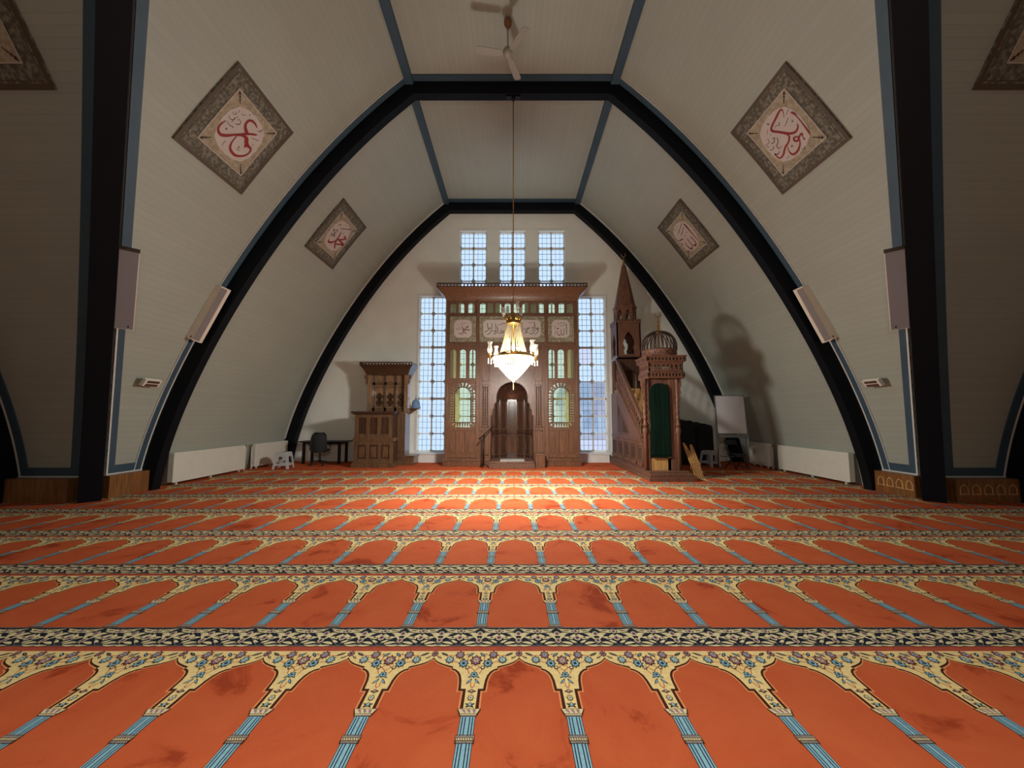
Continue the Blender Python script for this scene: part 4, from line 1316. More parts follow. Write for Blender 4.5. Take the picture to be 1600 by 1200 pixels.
    # three painted texts
    for (xa, xb, ia, ib, keys, nm, ink) in ((-1.99, -1.15, -1.85, -1.29, ('mhm', 'mhm_s'), 'left', 'ink_maroon'), (-1.06, 1.06, -.92, .92, ('verse',), 'middle', 'ink_dark'), (1.15, 1.98, 1.28, 1.84, ('allah', 'allah_s'), 'right', 'ink_dark')):
        b = MB(); b.box(xa, xb, YM - .03, YM, 3.92, 4.75)
        pb = b.build('text_board', M['floral'], root)
        b = MB()
        za, zb = 4.06, 4.63
        rr = .14
        lp = []
        for (cx, cz, a0) in ((ib - rr, zb - rr, 0), (ia + rr, zb - rr, 90), (ia + rr, za + rr, 180), (ib - rr, za + rr, 270)):
            lp += [(cx + rr * math.cos(math.radians(a0 + 15 * k)), cz + rr * math.sin(math.radians(a0 + 15 * k))) for k in range(7)]
        b.prism_xz(lp, YM - .038, YM - .03)
        b.cur = 1
        fw = .012
        for (p, q, r_, s_) in ((ia - .01, ib + .01, za - .01, za + fw - .01), (ia - .01, ib + .01, zb - fw + .01, zb + .01), (ia - .01, ia + fw - .01, za, zb), (ib - fw + .01, ib + .01, za, zb)): b.box(p, q, YM - .035, YM - .03, r_, s_)
        b.build('text_field', [M['roundel'], M['field']], pb)
        b = MB()
        for kk in keys:
            for st in MIHRAB_STROKES[kk]:
                L, Rr = ribbon(st, 4, .012)
                b.loft([[(p[0], YM - .041, p[1]), (q[0], YM - .041, q[1])] for p, q in zip(L, Rr)], False, False, False)
        b.build('lettering', M[ink], pb, recalc=False)
    return root


mihrab()
mb = MB()
mb.box(-.36, .38, YM - .50, YM + .10, .20, .215)
tag(mb.build('prayer_mat', M['mat_grey'], loc=(0, YM, .2), bevel=.004), 'small pale grey prayer mat lying on the step of the niche', 'mat')

# wooden box at the niche's right corner
bx = thing('wooden_box', 'low brown wooden box standing at the right of the niche step', 'box', (.84, YM - .38, 0))
mb = MB(); mb.box(.70, .99, YM - .52, YM - .2, 0, .38); mb.build('body', M['wood'], bx, bevel=.006)
mb = MB(); mb.box(.68, 1.01, YM - .54, YM - .18, .38, .42); mb.build('lid', M['wood'], bx, bevel=.006)

# microphone stand
ms = thing('microphone_stand', 'black microphone stand with slanting boom left of the niche step', 'microphone stand', (-.86, YM - .46, 0))
yb = YM - .46
mb = MB(); mb.tube([(-.86, yb, .05), (-.85, yb, .96)], .026, 10); mb.build('pole', M['black_metal'], ms)
mb = MB(); mb.tube([(-.99, yb - .02, .86), (-.60, yb + .1, 1.22)], .018, 8); mb.tube([(-.99, yb - .02, .86), (-.96, yb - .01, .89)], .028, 8); mb.build('boom', M['black_metal'], ms)
mb = MB(); mb.ball((-.575, yb + .11, 1.243), (.035, .035, .03)); mb.tube([(-.60, yb + .1, 1.22), (-.55, yb + .12, 1.26)], .022, 8); mb.build('microphone', M['black'], ms)
mb = MB()
mb.ball((-.85, yb, .95), .035); mb.build('clamp', M['black_metal'], ms)
for k in range(3):
    a = 2 * PI * k / 3 + .3
    mb = MB(); mb.tube([(-.86, yb, .16), (-.86 + .09 * math.cos(a), yb + .09 * math.sin(a), .09), (-.86 + .16 * math.cos(a), yb + .16 * math.sin(a), .015)], .013, 6)
    mb.build('leg', M['black_metal'], ms)

# ---------------------------------------------------------------- chandelier
def chandelier():
    root = thing('chandelier', 'lit crystal chandelier on a long rod hanging before the carved screen', 'chandelier', (CHX, CHY, 2.4))
    c = (CHX, CHY, 0)
    b = MB()
    zb = ZC - .33
    b.box(CHX - .16, CHX + .16, CHY - .05, CHY + .05, zb - .03, zb); b.lathe([(.03, zb - .09), (.05, zb - .03)], c, 12)
    b.build('ceiling_plate', M['black_metal'], root)
    b = MB()
    b.tube([(CHX, CHY, zb - .06), (CHX, CHY, 6.3)], .011, 8)
    for k in range(100):                   # chain of links below the rod
        z = 6.3 - .026 * k
        b.ball((CHX, CHY, z), (.016 if k % 2 else .009, .009 if k % 2 else .016, .019), 6, 4)
    b.build('rod', M['gold'], root)
    b = MB()
    b.lathe([(.01, 3.84), (.05, 3.80), (.03, 3.74), (.14, 3.70), (.165, 3.66), (.155, 3.60), (.165, 3.57), (.12, 3.56)], c, 28)
    for k in range(10):
        a = 2 * PI * k / 10
        b.tube([(CHX + .15 * math.cos(a), CHY + .15 * math.sin(a), 3.64), (CHX + .19 * math.cos(a), CHY + .19 * math.sin(a), 3.70), (CHX + .17 * math.cos(a), CHY + .17 * math.sin(a), 3.75)], .012, 6)
    b.build('crown', M['gold'], root)
    b = MB()
    b.tube([(CHX, CHY, 3.6), (CHX, CHY, 2.9)], .022, 8)
    b.build('stem', M['gold'], root)
    for k in range(30):                    # strings of beads from the crown to the ring
        a = 2 * PI * k / 30
        pts, rr = [], []
        n = 26
        for i in range(n + 1):
            t = i / n
            r = .145 + (.285 - .145) * (t ** 1.25)
            pts.append((CHX + r * math.cos(a), CHY + r * math.sin(a), 3.57 - .64 * t))
            rr.append(.005 if i % 2 else .0105)
        b = MB()
        b.tube(pts, rr, 6)
        b.ball((pts[-1][0], pts[-1][1], 2.91), .026, 8, 5)
        b.build('bead_string', M['bead_glass'], root)
    b = MB()
    b.lathe([(.24, 2.90), (.30, 2.915), (.315, 2.89), (.42, 2.85), (.43, 2.83), (.41, 2.82), (.28, 2.86), (.24, 2.87)], c, 36, False)
    for k in range(12):
        a = 2 * PI * k / 12
        b.tube([(CHX + .05 * math.cos(a), CHY + .05 * math.sin(a), 2.9), (CHX + .42 * math.cos(a), CHY + .42 * math.sin(a), 2.835)], .007, 5)
    b.build('ring', M['gold'], root)
    # basket of cut crystals: an inverted cone of little double pyramids
    bk = MB()
    rows = 12
    for i in range(rows):
        t = i / (rows - 1)
        r = .425 * (1 - t) ** .82 + .022
        z = 2.80 - .47 * t
        n = max(6, int(2 * PI * r / .058))
        for k in range(n):
            a = 2 * PI * (k + .5 * (i % 2)) / n
            x, y = CHX + r * math.cos(a), CHY + r * math.sin(a)
            h_, w_ = .030, .022
            ring = [(x + w_ * math.cos(a + PI / 2 * j + PI / 4), y + w_ * math.sin(a + PI / 2 * j + PI / 4), z) for j in range(4)]
            bk.add([(x, y, z + h_)] + ring + [(x, y, z - h_)], [(0, 1, 2), (0, 2, 3), (0, 3, 4), (0, 4, 1), (5, 2, 1), (5, 3, 2), (5, 4, 3), (5, 1, 4)])
    bk.ball((CHX, CHY, 2.315), .03, 8, 6)
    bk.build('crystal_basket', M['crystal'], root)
    b = MB()
    for k in range(5): b.ball((CHX, CHY, 2.27 - .034 * k), (.014, .014, .017), 8, 5)
    b.build('reflection_beads', M['bead_glass'], root)  # beads added in place of a bright reflection in the niche behind
    # six arms, each with two hurricane glasses
    for k in range(6):
        a = math.radians(18 + 60 * k)
        d = (math.cos(a), math.sin(a))
        R = lambda r, z: (CHX + r * d[0], CHY + r * d[1], z)
        b = MB()
        b.tube([R(.30, 2.88), R(.38, 2.80), R(.47, 2.76), R(.53, 2.80), R(.53, 2.86)], .013, 8)
        b.lathe([(.012, 2.85), (.045, 2.865), (.05, 2.88), (.02, 2.885)], R(.53, 0), 14)
        arm = b.build('arm', M['gold'], root)
        b = MB()
        b.lathe([(.030, 2.885), (.052, 2.93), (.055, 2.98), (.034, 3.06), (.036, 3.09), (.056, 3.14)], R(.53, 0), 16, False)
        b.build('hurricane_glass', M['shade_glass'], arm)
        b = MB()
        b.ball(R(.53, 2.95), (.014, .014, .035), 8, 6)
        b.build('bulb', M['flame'], arm)
        b = MB()
        for (q, dz) in ((.50, 0), (.56, .01), (.44, .02)):
            b.ball(R(q, 2.74 + dz), (.010, .010, .04), 6, 5); b.ball(R(q, 2.68 + dz), (.014, .014, .024), 6, 5)
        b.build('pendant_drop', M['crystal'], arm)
    # small glasses standing on the crown
    for k, a in enumerate((.6, 2.2, 3.4, 5.2)):
        r = (.20, .22, .22, .20)[k]
        q = (CHX + r * math.cos(a), CHY + r * math.sin(a), 0)
        zz = (3.78, 3.84, 3.74, 3.84)[k]
        b = MB(); b.tube([(CHX + .14 * math.cos(a), CHY + .14 * math.sin(a), 3.62), (q[0], q[1], 3.66), (q[0], q[1], zz)], .009, 6); b.lathe([(.01, zz - .02), (.032, zz), (.01, zz + .01)], q, 10)
        arm = b.build('crown_arm', M['gold'], root)
        b = MB(); b.lathe([(.022, zz), (.040, zz + .035), (.042, zz + .08), (.026, zz + .13), (.044, zz + .18)], q, 14, False)
        b.build('hurricane_glass', M['shade_glass'], arm)


chandelier()


# ---------------------------------------------------------------- stair pulpit on the right
def minbar():
    root = thing('minbar', 'tall carved wooden stair pulpit with pointed tower and ribbed dome', 'pulpit', (3.85, 11.2, 0))
    XL, XR = 3.42, 4.26                    # outer faces of the two flanks
    YF, YR = 9.75, 13.1
    b = MB()
    b.box(3.27, 4.40, 9.26, 13.1, 0, .09); b.box(3.31, 4.37, 9.34, 13.1, .09, .17); b.box(3.34, 4.34, 9.50, 13.1, .17, .20)
    b.build('plinth', M['wood_red'], root, bevel=.008)
    # stair
    ns = 9
    y_a, y_b, z_a, z_b = 10.05, 12.25, .2, 2.42
    b = MB()
    for k in range(ns):
        ya = y_a + (y_b - y_a) * k / ns
        b.box(XL + .06, XR - .06, ya, y_b + .8, z_a + (z_b - z_a) * k / ns, z_a + (z_b - z_a) * (k + 1) / ns)
    b.build('stair', M['wood_light'], root)
    # flanks: solid panel below, sloping carved balustrade above
    for sx, X in ((-1, XL), (1, XR)):
        b = MB()
        x0, x1 = X - .03, X + .03
        prof = [(9.90, .2), (13.1, .2), (13.1, 2.30), (12.45, 2.30), (12.45, 2.62), (10.12, .98), (9.90, .98)]
        b.prism([(x0, y, z) for y, z in prof], (.06, 0, 0))
        b.build('flank', M['wood_red'], root)
        xo = X + sx * .03
        tr = MB()
        def bar(y0, z0, y1, z1, w=.035, d=.032):
            v = Vector((0, y1 - y0, z1 - z0)); l = v.length; v /= l
            tr.obox((xo + sx * d / 2, (y0 + y1) / 2, (z0 + z1) / 2), (d / 2, 0, 0), v * l / 2, Vector((0, -v.z, v.y)) * w)
        bar(9.95, .30, 13.05, .30, .05); bar(9.95, .92, 13.05, .92, .03); bar(9.95, .80, 13.05, .80, .015, .01)
        for yy in (10.0, 10.5, 11.1, 11.75, 12.40): bar(yy, .25, yy, .92, .03)
        for (ya, yb_) in ((10.06, 10.44), (10.56, 11.04), (11.17, 11.68), (11.82, 12.34)):
            bar(ya + .06, .40, yb_ - .06, .40, .012, .012); bar(ya + .06, .74, yb_ - .06, .74, .012, .012); bar(ya + .06, .40, ya + .06, .74, .012, .012); bar(yb_ - .06, .40, yb_ - .06, .74, .012, .012)
        bar(10.12, .95, 12.42, 2.55, .03)
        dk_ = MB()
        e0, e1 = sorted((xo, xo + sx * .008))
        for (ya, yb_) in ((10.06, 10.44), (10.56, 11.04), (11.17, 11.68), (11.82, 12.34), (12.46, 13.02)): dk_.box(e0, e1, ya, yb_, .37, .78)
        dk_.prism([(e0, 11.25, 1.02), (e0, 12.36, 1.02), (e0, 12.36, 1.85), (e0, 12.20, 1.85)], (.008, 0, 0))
        dk_.build('recess_shade_panel', M['wood_recess_shade'], root)  # thin dark sheets between the bars, their colour standing in for recess shade
        # fretted lozenge in the triangle under the handrail
        for k in range(11):
            zz = 1.06 + .062 * k
            half = .30 * min(1, (11 - k) / 5.0) * min(1, (k + 3) / 4.0)
            bar(12.05 - half, zz, 12.05 + half, zz, .014, .014)
        bar(11.2, 1.05, 12.35, 1.05, .014, .012); bar(12.36, 1.05, 12.36, 2.2, .014, .012); bar(11.2, 1.05, 12.36, 1.95, .014, .012)
        tr.build('flank_carving', M['wood_red'], root)
        # balustrade with open scroll work
        bl = MB()
        v = Vector((0, 2.32, 2.42)).normalized()
        n = Vector((0, -v.z, v.y))
        def rail(off, w, hx=.035):
            a = Vector((X, 10.12, .98)) + n * off; c = Vector((X, 12.45, 2.62 + (12.45 - 10.12) * 0.0)) + n * off
            c = a + (Vector((X, 12.45, 3.41)) - Vector((X, 10.12, .98)))
            d = c - a
            bl.obox((a + c) / 2, (hx, 0, 0), d / 2, n.normalized() * w)
            return a, c
        # lower rail follows the flank, upper rail is the handrail
        lo0, lo1 = Vector((X, 10.13, .98)), Vector((X, 12.45, 2.64))
        hi0, hi1 = Vector((X, 10.13, 1.46)), Vector((X, 12.45, 3.40))
        for (p0, p1, w) in ((lo0, lo1, .04), (hi0, hi1, .05)):
            d = (p1 - p0); nn = Vector((0, -d.z, d.y)).normalized()
            bl.obox((p0 + p1) / 2, (.04, 0, 0), d / 2, nn * w)
        for k in range(17):
            t = (k + .5) / 17
            p0 = lo0.lerp(lo1, t); p1 = hi0.lerp(hi1, min(1, t + .03))
            m_ = (p0 + p1) / 2
            bl.tube([p0, p0.lerp(m_, .5) + Vector((0, .06, 0)), m_, m_.lerp(p1, .5) + Vector((0, -.06, 0)), p1], .020, 6)
            bl.obox(m_, (.016, 0, 0), (0, .028, .028), (0, -.028, .028))
        bl.build('balustrade', M['wood_red'], root)
    # portal
    for sx, xa, xb in ((-1, 3.30, 3.48), (1, 3.98, 4.20)):
        b = MB()
        x0, x1 = (3.40, 3.48) if sx < 0 else (4.00, 4.16)
        b.box(x0, x1, YF, YF + .16, .2, 2.50)
        b.build('portal_post', M['wood_red'], root, bevel=.01)
    for xx in (3.37, 4.20):                # turned outer columns of the porch
        b = MB()
        pr = []
        for i in range(61):
            t = i / 60
            z = 1.30 + 1.2 * t
            r = .034 + .014 * abs(math.sin(t * 26)) + (.018 if t < .06 or t > .93 else 0)
            pr.append((r, z))
        b.lathe([(.050, .2), (.050, 1.10), (.07, 1.14), (.07, 1.22), (.045, 1.30)] + pr, (xx, YF + .02, 0), 12)
        b.build('turned_column', M['wood_red'], root)
    for sx in (-1, 1):                     # knobbly brackets beside the columns
        b = MB()
        xx = 3.385 if sx < 0 else 4.20
        pl = [(0, 2.50), (sx * .10, 2.50), (sx * .10, 2.34), (sx * .07, 2.25), (sx * .09, 2.16), (sx * .05, 2.06), (sx * .07, 1.98), (0, 1.90)]
        b.prism([(xx + u, YF - .02, z) for u, z in pl], (0, .06, 0))
        b.build('bracket', M['wood_red'], root)
    b = MB()
    lp = [(3.48, 2.50), (3.48, .62), (3.50, .62)]
    arch = [(3.74 + .23 * math.cos(PI - PI * k / 14), 2.16 + .23 * math.sin(PI - PI * k / 14)) for k in range(15)]
    outer = [(3.46, 1.7), (3.51, 1.7)] + arch + [(3.97, 1.7), (4.02, 1.7), (4.02, 2.50), (3.46, 2.50)]
    slab_xz(b, outer, [], YF + .05, YF + .10)
    b.build('portal_arch', M['wood_red'], root)
    b = MB()
    b.box(3.92, 4.02, YF + .02, YF + .07, .2, 1.30)
    b.box(3.46, 4.0, YF + .02, YF + .12, .2, .50)
    b.build('pine_lining', M['wood_light'], root)
    # canopy box with fretwork
    X0, X1, Y0, Y1 = 3.44, 4.32, 9.60, 10.35
    b = MB()
    def course(z0, z1, o0, o1):
        b.loft([[(X0 - o0, Y0 - o0, z0), (X1 + o0, Y0 - o0, z0), (X1 + o0, Y1 + o0, z0), (X0 - o0, Y1 + o0, z0)], [(X0 - o1, Y0 - o1, z1), (X1 + o1, Y0 - o1, z1), (X1 + o1, Y1 + o1, z1), (X0 - o1, Y1 + o1, z1)]], True)
    course(2.50, 2.54, .0, .02); course(2.64, 2.68, .02, -.01); course(2.90, 2.94, .0, .05); course(3.04, 3.08, .06, .07)
    b.build('canopy_course', M['wood_red'], root)
    b = MB()
    def fret(z0, z1, n, o, r):
        hl = [circ_loop(X0 - o + (X1 - X0 + 2 * o) * (k + .5) / n, (z0 + z1) / 2, r, 8, PI / 8, .8, 1.3) for k in range(n)]
        slab_xz(b, rect_loop(X0 - o, X1 + o, z0, z1), hl, Y0 - o, Y0 - o + .03)
        nb = len(b.v)
        m2 = MB(); hl = [circ_loop(Y0 - o + (Y1 - Y0 + 2 * o) * (k + .5) / (n - 1), (z0 + z1) / 2, r, 8, PI / 8, .8, 1.3) for k in range(n - 1)]
        slab_xz(m2, rect_loop(Y0 - o, Y1 + o, z0, z1), hl, 0, .03)
        for xx in (X0 - o, X1 + o - .03): b.add([(xx + y, x, z) for x, y, z in m2.v], m2.f)
    fret(2.54, 2.64, 11, .02, .031); fret(2.68, 2.90, 8, -.01, .052); fret(2.94, 3.04, 11, .05, .030)
    b.build('canopy_fretwork', M['wood_red'], root)
    b = MB(); b.box(X0 + .03, X1 - .03, Y0 + .04, Y1 - .03, 2.50, 2.56); b.build('canopy_soffit', M['wood_dark'], root)
    # ribbed dome with crescent
    dc = (3.86, 9.98)
    b = MB()
    b.lathe([(.43, 3.08), (.44, 3.11), (.42, 3.13), (.42, 3.21), (.44, 3.23), (.44, 3.26), (.40, 3.28), (.38, 3.28)], (dc[0], dc[1], 0), 36, False)
    for k in range(20):
        a = 2 * PI * k / 20
        b.ball((dc[0] + .425 * math.cos(a), dc[1] + .425 * math.sin(a), 3.17), .022, 6, 4)
    b.build('dome_drum', M['wood_red'], root)
    for k in range(26):
        a = 2 * PI * k / 26
        b = MB()
        pts = []
        for i in range(13):
            t = i / 12
            e = t * PI / 2
            r = .425 * math.cos(e) ** .85 + .01 + .02 * math.sin(PI * t)
            z = 3.27 + .50 * math.sin(e)
            pts.append((dc[0] + r * math.cos(a), dc[1] + r * math.sin(a), z))
        b.tube(pts, [.015] * 12 + [.006], 6)
        b.build('dome_rib', M['wood_dark'], root)

    def crescent(mb, x, y, z, R):
        o, i = [], []
        for k in range(25):
            a = math.radians(125 + 290 * k / 24)
            o.append((x + R * math.cos(a), z + R * math.sin(a)))
            tt = abs(k - 12) / 12
            w = R * .22 * (1 - tt ** 2) + .002
            i.append((x + (R - w) * math.cos(a), z + (R - w) * math.sin(a)))
        mb.loft([[(p[0], y - .008, p[1]), (p[0], y + .008, p[1]), (q[0], y + .008, q[1]), (q[0], y - .008, q[1])] for p, q in zip(o, i)], True)
    b = MB()
    b.lathe([(.06, 3.72), (.05, 3.80), (.025, 3.86), (.035, 3.92), (.018, 3.98), (.026, 4.04), (.012, 4.10), (.010, 4.16)], (dc[0], dc[1], 0), 12)
    crescent(b, dc[0], dc[1], 4.235, .085)
    b.build('dome_finial', M['gold'], root)
    # tower at the head of the stair
    TX0, TX1, TY0, TY1 = 3.42, 4.20, 12.35, 13.1
    for sx, xx in ((-1, TX0), (1, TX1 - .10)):
        for yy in (TY0, TY1 - .10):
            b = MB(); b.box(xx + .006, xx + .094, yy + .006, yy + .094, .2, 3.52); b.build('tower_post', M['wood_red'], root)
    b = MB()
    b.box(TX0 + .02, TX1 - .02, TY1 - .06, TY1 - .02, .2, 3.45)     # back of the seat
    b.box(TX0, TX1, TY0, TY1, 3.40, 3.50)
    slab_xz(b, rect_loop(TX0, TX1, 2.42, 3.45), [arch_loop((TX0 + TX1) / 2, .46, 2.42, 3.05, 10)], TY0 + .0, TY0 + .04)
    b.build('tower_throat', M['wood_dark'], root)
    def lobed(cx, z0):
        h = [(.15, 0), (.17, .12), (.13, .20), (.19, .34), (.19, .46), (.12, .54), (.13, .60), (.06, .68), (0, .76)]
        return [(cx + a, z0 + c) for a, c in h] + [(cx - a, z0 + c) for a, c in reversed(h[:-1])]
    b = MB()
    for yy in (TY0, TY1 - .04):
        slab_xz(b, rect_loop(TX0, TX1, 3.50, 4.66), [lobed((TX0 + TX1) / 2, 3.56)], yy, yy + .04)
    m2 = MB(); slab_xz(m2, rect_loop(TY0, TY1, 3.50, 4.66), [lobed((TY0 + TY1) / 2, 3.56)], 0, .04)
    for xx in (TX0, TX1 - .04): b.add([(xx + y, x, z) for x, y, z in m2.v], m2.f)
    b.box(TX0 - .02, TX1 + .02, TY0 - .02, TY1 + .02, 4.60, 4.66)
    for k in range(7):
        for yy in (TY0 - .02, TY1 - .02): b.box(TX0 + .115 * k - .02, TX0 + .115 * k + .05, yy, yy + .04, 4.66, 4.72)
        for xx in (TX0 - .02, TX1 - .02): b.box(xx, xx + .04, TY0 + .11 * k, TY0 + .11 * k + .06, 4.66, 4.72)
    b.build('tower_stage', M['wood_red'], root)
    cx, cy = (TX0 + TX1) / 2, (TY0 + TY1) / 2
    b = MB()
    nO = 8
    ra = .37
    for k in range(nO):
        a0, a1 = 2 * PI * k / nO + PI / 8, 2 * PI * (k + 1) / nO + PI / 8
        p0 = Vector((cx + ra * math.cos(a0), cy + ra * math.sin(a0), 0)); p1 = Vector((cx + ra * math.cos(a1), cy + ra * math.sin(a1), 0))
        w = (p1 - p0).length
        m2 = MB(); slab_xz(m2, rect_loop(0, w, 4.62, 5.18), [[(w * .25, 4.72), (w * .75, 4.72), (w * .78, 4.9), (w * .65, 5.02), (w * .5, 5.09), (w * .35, 5.02), (w * .22, 4.9)]], 0, .03)
        d = (p1 - p0) / w; n_ = Vector((-d.y, d.x, 0))
        b.add([p0 + d * x + n_ * y + Vector((0, 0, z)) for x, y, z in m2.v], m2.f)
    b.lathe([(ra + .02, 5.14), (ra + .03, 5.20), (ra - .02, 5.22)], (cx, cy, 0), 8, True, PI / 8)
    b.build('lantern', M['wood_red'], root)
    b = MB()
    b.lathe([(.36, 5.20), (.31, 5.42), (.07, 6.66), (.035, 6.72)], (cx, cy, 0), 8, True, PI / 8)
    b.build('spire', M['wood_red'], root)
    b = MB()
    b.lathe([(.03, 6.70), (.045, 6.76), (.018, 6.82), (.028, 6.86), (.010, 6.92), (.008, 6.98)], (cx, cy, 0), 10)
    crescent(b, cx, cy, 7.04, .075)
    b.build('spire_finial', M['gold'], root)
    return root


minbar()
# velvet curtain hung in the portal
cu = thing('curtain', 'dark green velvet curtain hung in the doorway of the stair pulpit', 'curtain', (3.74, 9.78, .55))
mb = MB()
n = 40
def wave(x, z): return 9.715 + .0016 * math.sin(x * 52 + .9 * math.sin(z * 3)) + .004 * math.sin(x * 17 + 1)
rows = []
for z in [.56, .60, .66, .9, 1.2, 1.5, 1.8, 2.0, 2.10, 2.18, 2.26, 2.32, 2.36, 2.385]:
    hwid = .255 if z < 2.14 else max(.02, math.sqrt(max(0, .255 ** 2 - (z - 2.14) ** 2)))
    rows.append([(3.735 + hwid * (2 * j / n - 1), wave(hwid * (2 * j / n - 1), z), z) for j in range(n + 1)])
mb.loft(rows, False, True, False)
mb.build('cloth', M['green'], cu, solid=.006)
mb = MB(); mb.box(3.49, 3.985, 9.70, 9.735, .535, .57); mb.build('hem', M['green'], cu)

# book rest of pale wood leaning at the pulpit's foot: a folding X stand
rh = thing('book_stand', 'small pale wooden folding book stand with notched top beside the stair pulpit plinth', 'book stand', (4.60, 9.80, 0))


def brd(mb_, poly, org, ax, ay, nrm, th):
    mb_.prism([org + ax * p + ay * q for p, q in poly], nrm * th)


ay = Vector((1, .22, 0)).normalized()
org = Vector((4.47, 9.76, .37))
ax = Vector((-.10, .20, .52)).normalized()
nn = ax.cross(ay).normalized()
mb = MB()
brd(mb, [(0, 0), (0, .27), (.40, .27), (.50, .255), (.50, .20), (.40, .17), (.33, .16), (.31, .135), (.33, .11), (.40, .10), (.55, .06), (.55, .01), (.40, 0)], org, ax, ay, nn, .016)
mb.build('rest_board', M['wood_light'], rh, bevel=.003)
for (dx, dy, zz) in ((.06, -.10, -.37), (.08, .22, -.37)):
    ax2 = Vector((dx, dy, zz)); l2 = ax2.length; ax2.normalize()
    nn2 = ax2.cross(ay).normalized()
    mb = MB()
    for k in range(5):
        q = .012 + .052 * k
        brd(mb, [(.03, q), (.03, q + .034), (l2, q + .034), (l2, q)], org, ax2, ay, nn2, .014)
    brd(mb, [(-.02, 0), (-.02, .27), (.05, .27), (.05, 0)], org, ax2, ay, nn2, .018)
    mb.build('slatted_foot', M['wood_light'], rh, bevel=.003)
mb = MB(); mb.lathe([(.045, 0), (.052, .12), (.0525, .122), (.048, .122), (.042, .01)], (4.50, 10.25, 0), 16)
tag(mb.build('cup', M['white'], loc=(4.50, 10.25, 0)), 'small white cup on the carpet behind the folding book stand', 'cup')


